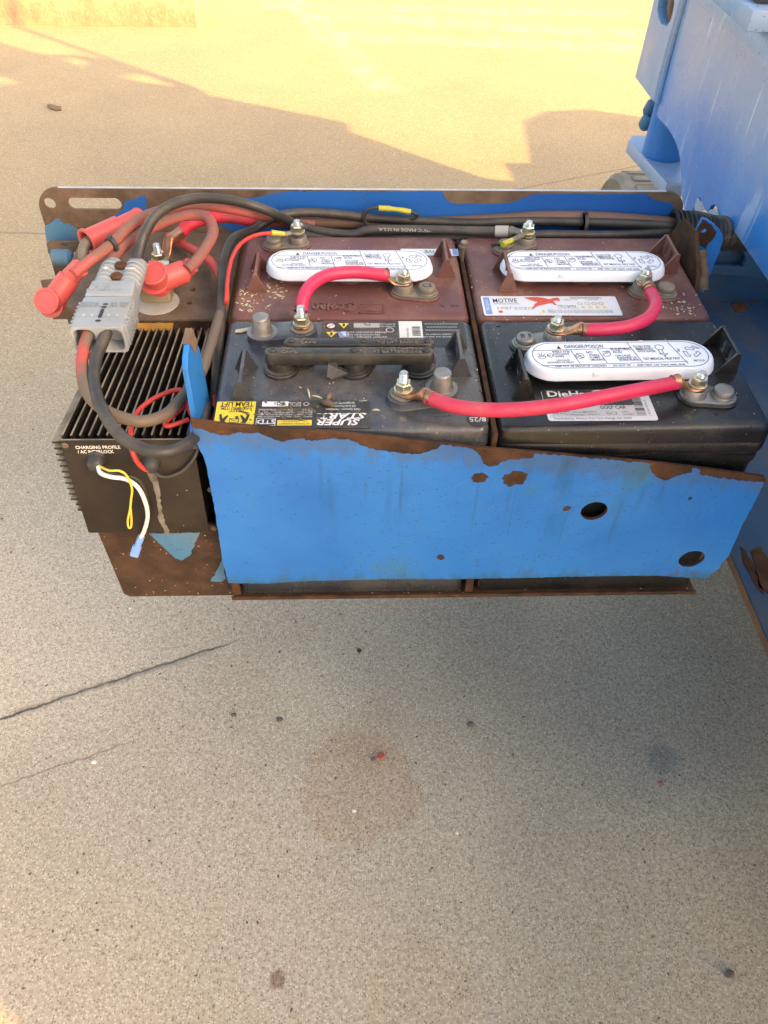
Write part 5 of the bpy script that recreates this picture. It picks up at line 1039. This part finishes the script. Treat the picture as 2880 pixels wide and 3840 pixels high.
# ================================================================== LOOSE DEBRIS
def flake(name, label, cat, pts, z, mat, th=.0015, curl=.002):
    c = sum((Vector((p[0], p[1])) for p in pts), Vector((0, 0)))/len(pts); mb = MB()
    up = [Vector((x, y, z+th+curl*((Vector((x, y))-c).length*60) % .003)) for x, y in pts]; lo = [Vector((p.x, p.y, z)) for p in up]
    mb.loft([lo, up]); o = mb.build(name, mat, None, 30); return tag(o, label, cat)
G = lambda u, v, z=0.0: at(u, v, z=z).to_2d()
flake('dry_leaf', 'brown dry leaf on the shaded concrete behind the tray', 'leaf', [G(103, 229), G(112, 228), G(124, 232), G(133, 234), (G(133, 240)), G(121, 240), G(110, 238)], .001, 'leaf', .004)
flake('red_chip', 'small red chip on the ground in front of the reddish stain', 'chip', [G(812, 1638), G(819, 1628), (G(828, 1626)), G(831, 1634), G(822, 1639)], 0, 'chip_red', .003)
flake('rust_flake', 'tiny rust brown flake on the ground right below the tray', 'chip', [G(771, 1404), G(777, 1402), G(781, 1406), G(777, 1410), G(772, 1409)], 0, 'rust', .003)
def pebble(name, label, u, v, r, mat, sd):
    rnd = random.Random(sd); b = bmesh.new(); bmesh.ops.create_icosphere(b, subdivisions=2, radius=r); c = at(u, v, z=0)
    for v_ in b.verts: v_.co = Vector((v_.co.x*1.25, v_.co.y, v_.co.z*.7))*(1+rnd.uniform(-.14, .14)) + Vector((c.x, c.y, r*.45))
    mb = MB(); mb.bm(b); o = mb.build(name, mat, None, 60); return tag(o, label, 'pebble', 'loose pebbles on the concrete')
for i, (u, v, r, mt, lb) in enumerate(((765, 1752, .0028, 'stone_pale', 'white pebble lying on the round reddish stain'), (203, 1647, .0034, 'stone_pale', 'white pebble beside the fine hairline crack at left'), (806, 1640, .0036, 'stone_dark', 'dark pebble touching the red chip'), (1016, 1566, .0050, 'stone_dark', 'dark brown pebble lying alone right of the red chip'), (604, 1555, .0042, 'stone_dark', 'dark pebble above and left of the reddish stain'), (281, 1315, .0024, 'stone_pale', 'small white pebble just below the left tray corner'), (987, 1800, .0022, 'stone_pale', 'small white pebble right of the reddish stain'), (1425, 1692, .0032, 'chip_red', 'rust red pebble in the right foreground'), (505, 1545, .0036, 'stone_dark', 'small dark pebble between the long crack and the stain'), (1575, 2105, .0055, 'stone_dark', 'dark pebble near the bottom right corner'))):
    pebble('pebble', lb, u, v, r, mt, i)
# grit, chaff and seed husks strewn over lids and tray edge
def litter(name, label, spots, mat, sd, size=(.0006, .0016), z=None, elong=(1, 3)):
    rnd = random.Random(sd); mb = MB()
    for (x, y, z_) in spots:
        s_ = rnd.uniform(*size); a = rnd.uniform(0, 6.28); e_ = rnd.uniform(*elong); M_ = Matrix.Translation((x, y, z_+s_*.3)) @ Matrix.Rotation(a, 4, 'Z') @ Matrix.Rotation(rnd.uniform(-.4, .4), 4, 'X') @ Matrix.Diagonal((s_*e_, s_, s_*.6, 1))
        b = bmesh.new(); bmesh.ops.create_icosphere(b, subdivisions=1, radius=1)
        for v_ in b.verts: v_.co = M_ @ (v_.co*(1+rnd.uniform(-.2, .2)))
        mb.bm(b)
    o = mb.build(name, mat, None, 40); tag(o, label, 'debris'); o['kind'] = 'stuff'; return o
rnd = random.Random(11)
sp = [(.065+rnd.gauss(0, .022), .024+rnd.gauss(0, .008), ZB+.0004) for _ in range(90)]
litter('seed_litter', 'dark seed husks and crumbs strewn over the black label of the grey battery', [p for p in sp if .006 < p[0] < .14 and .012 < p[1] < .045], 'seed', 1, (.0005, .0015))
sp = [(rnd.uniform(.01, .52), rnd.uniform(.012, .345), ZB+.0001) for _ in range(200)]
litter('pale_grit', 'pale grit sprinkled over the battery lids', sp, 'straw', 2, (.00025, .0007))
sp = [(.018+rnd.gauss(0, .012), .218+rnd.gauss(0, .02), ZB+.0001) for _ in range(70)] + [(.045+rnd.gauss(0, .01), .235+rnd.gauss(0, .01), ZB) for _ in range(30)]
litter('straw_crumbs', 'straw coloured crumbs on the left end of the back left battery', [p for p in sp if .006 < p[0] < .08 and .188 < p[1] < .33], 'straw', 3, (.0004, .0012))
sp = [(.490+rnd.gauss(0, .014), .205+rnd.gauss(0, .014), ZB+.0001) for _ in range(60)]
litter('straw_crumbs', 'pale crumbs on the right end of the back right battery', [p for p in sp if p[0] < .518 and .186 < p[1] < .25], 'straw', 4, (.0004, .0010))
lf = at(527, 714, z=ZB+.0005)
flake('dry_leaf', 'yellowish leaf scrap on the grey battery beside the left post', 'leaf', [(lf.x-.009, lf.y-.004), (lf.x-.002, lf.y-.004), (lf.x+.008, lf.y+.001), (lf.x+.009, lf.y+.005), (lf.x, lf.y+.003), (lf.x-.008, lf.y)], ZB+.0006, 'straw', .0008, .0006)
def husk(name, label, u, v, L, wd, ang, mat, sd):
    c = at(u, v, z=ZB+.002); mb = MB(); d = Vector((math.cos(ang), math.sin(ang), .12)); mb.tube([c-d*L/2, c-d*L*.2+Vector((0, 0, .001)), c+d*L*.2+Vector((0, 0, .001)), c+d*L/2], lambda s_: wd*(.15+math.sin(math.pi*min(max(s_, .02), .98))), 8, 5); o = mb.build(name, mat, None, 60); return tag(o, label, 'seed')
husk('seed_pod', 'dark split seed pod lying on the grey battery above its label', 707, 872, .016, .0028, -.4, 'seed', 1)
husk('seed_pod', 'olive seed pod standing against the dark one on the grey battery', 711, 858, .011, .0024, 1.2, 'leaf', 2)
husk('chaff_stalk', 'pale curved stalk on the grey battery left of the seed pods', 667, 850, .014, .0008, 1.75, 'straw', 3)
husk('chaff_stalk', 'pale straight stalk pointing at the seed pods on the grey battery', 684, 858, .013, .0007, -.5, 'straw', 4)
husk('chaff_stalk', 'pale sliver on the grey battery right of its black label', 812, 887, .008, .0007, -.2, 'straw', 5)
rnd = random.Random(5)
sp = [(rnd.uniform(-1.2, 1.2), rnd.uniform(-.5, 1.6), 0) for _ in range(1500)]
litter('ground_grit', 'loose grit scattered over the concrete', sp, 'stone_dark', 6, (.0006, .0018), None, (1, 1.8))
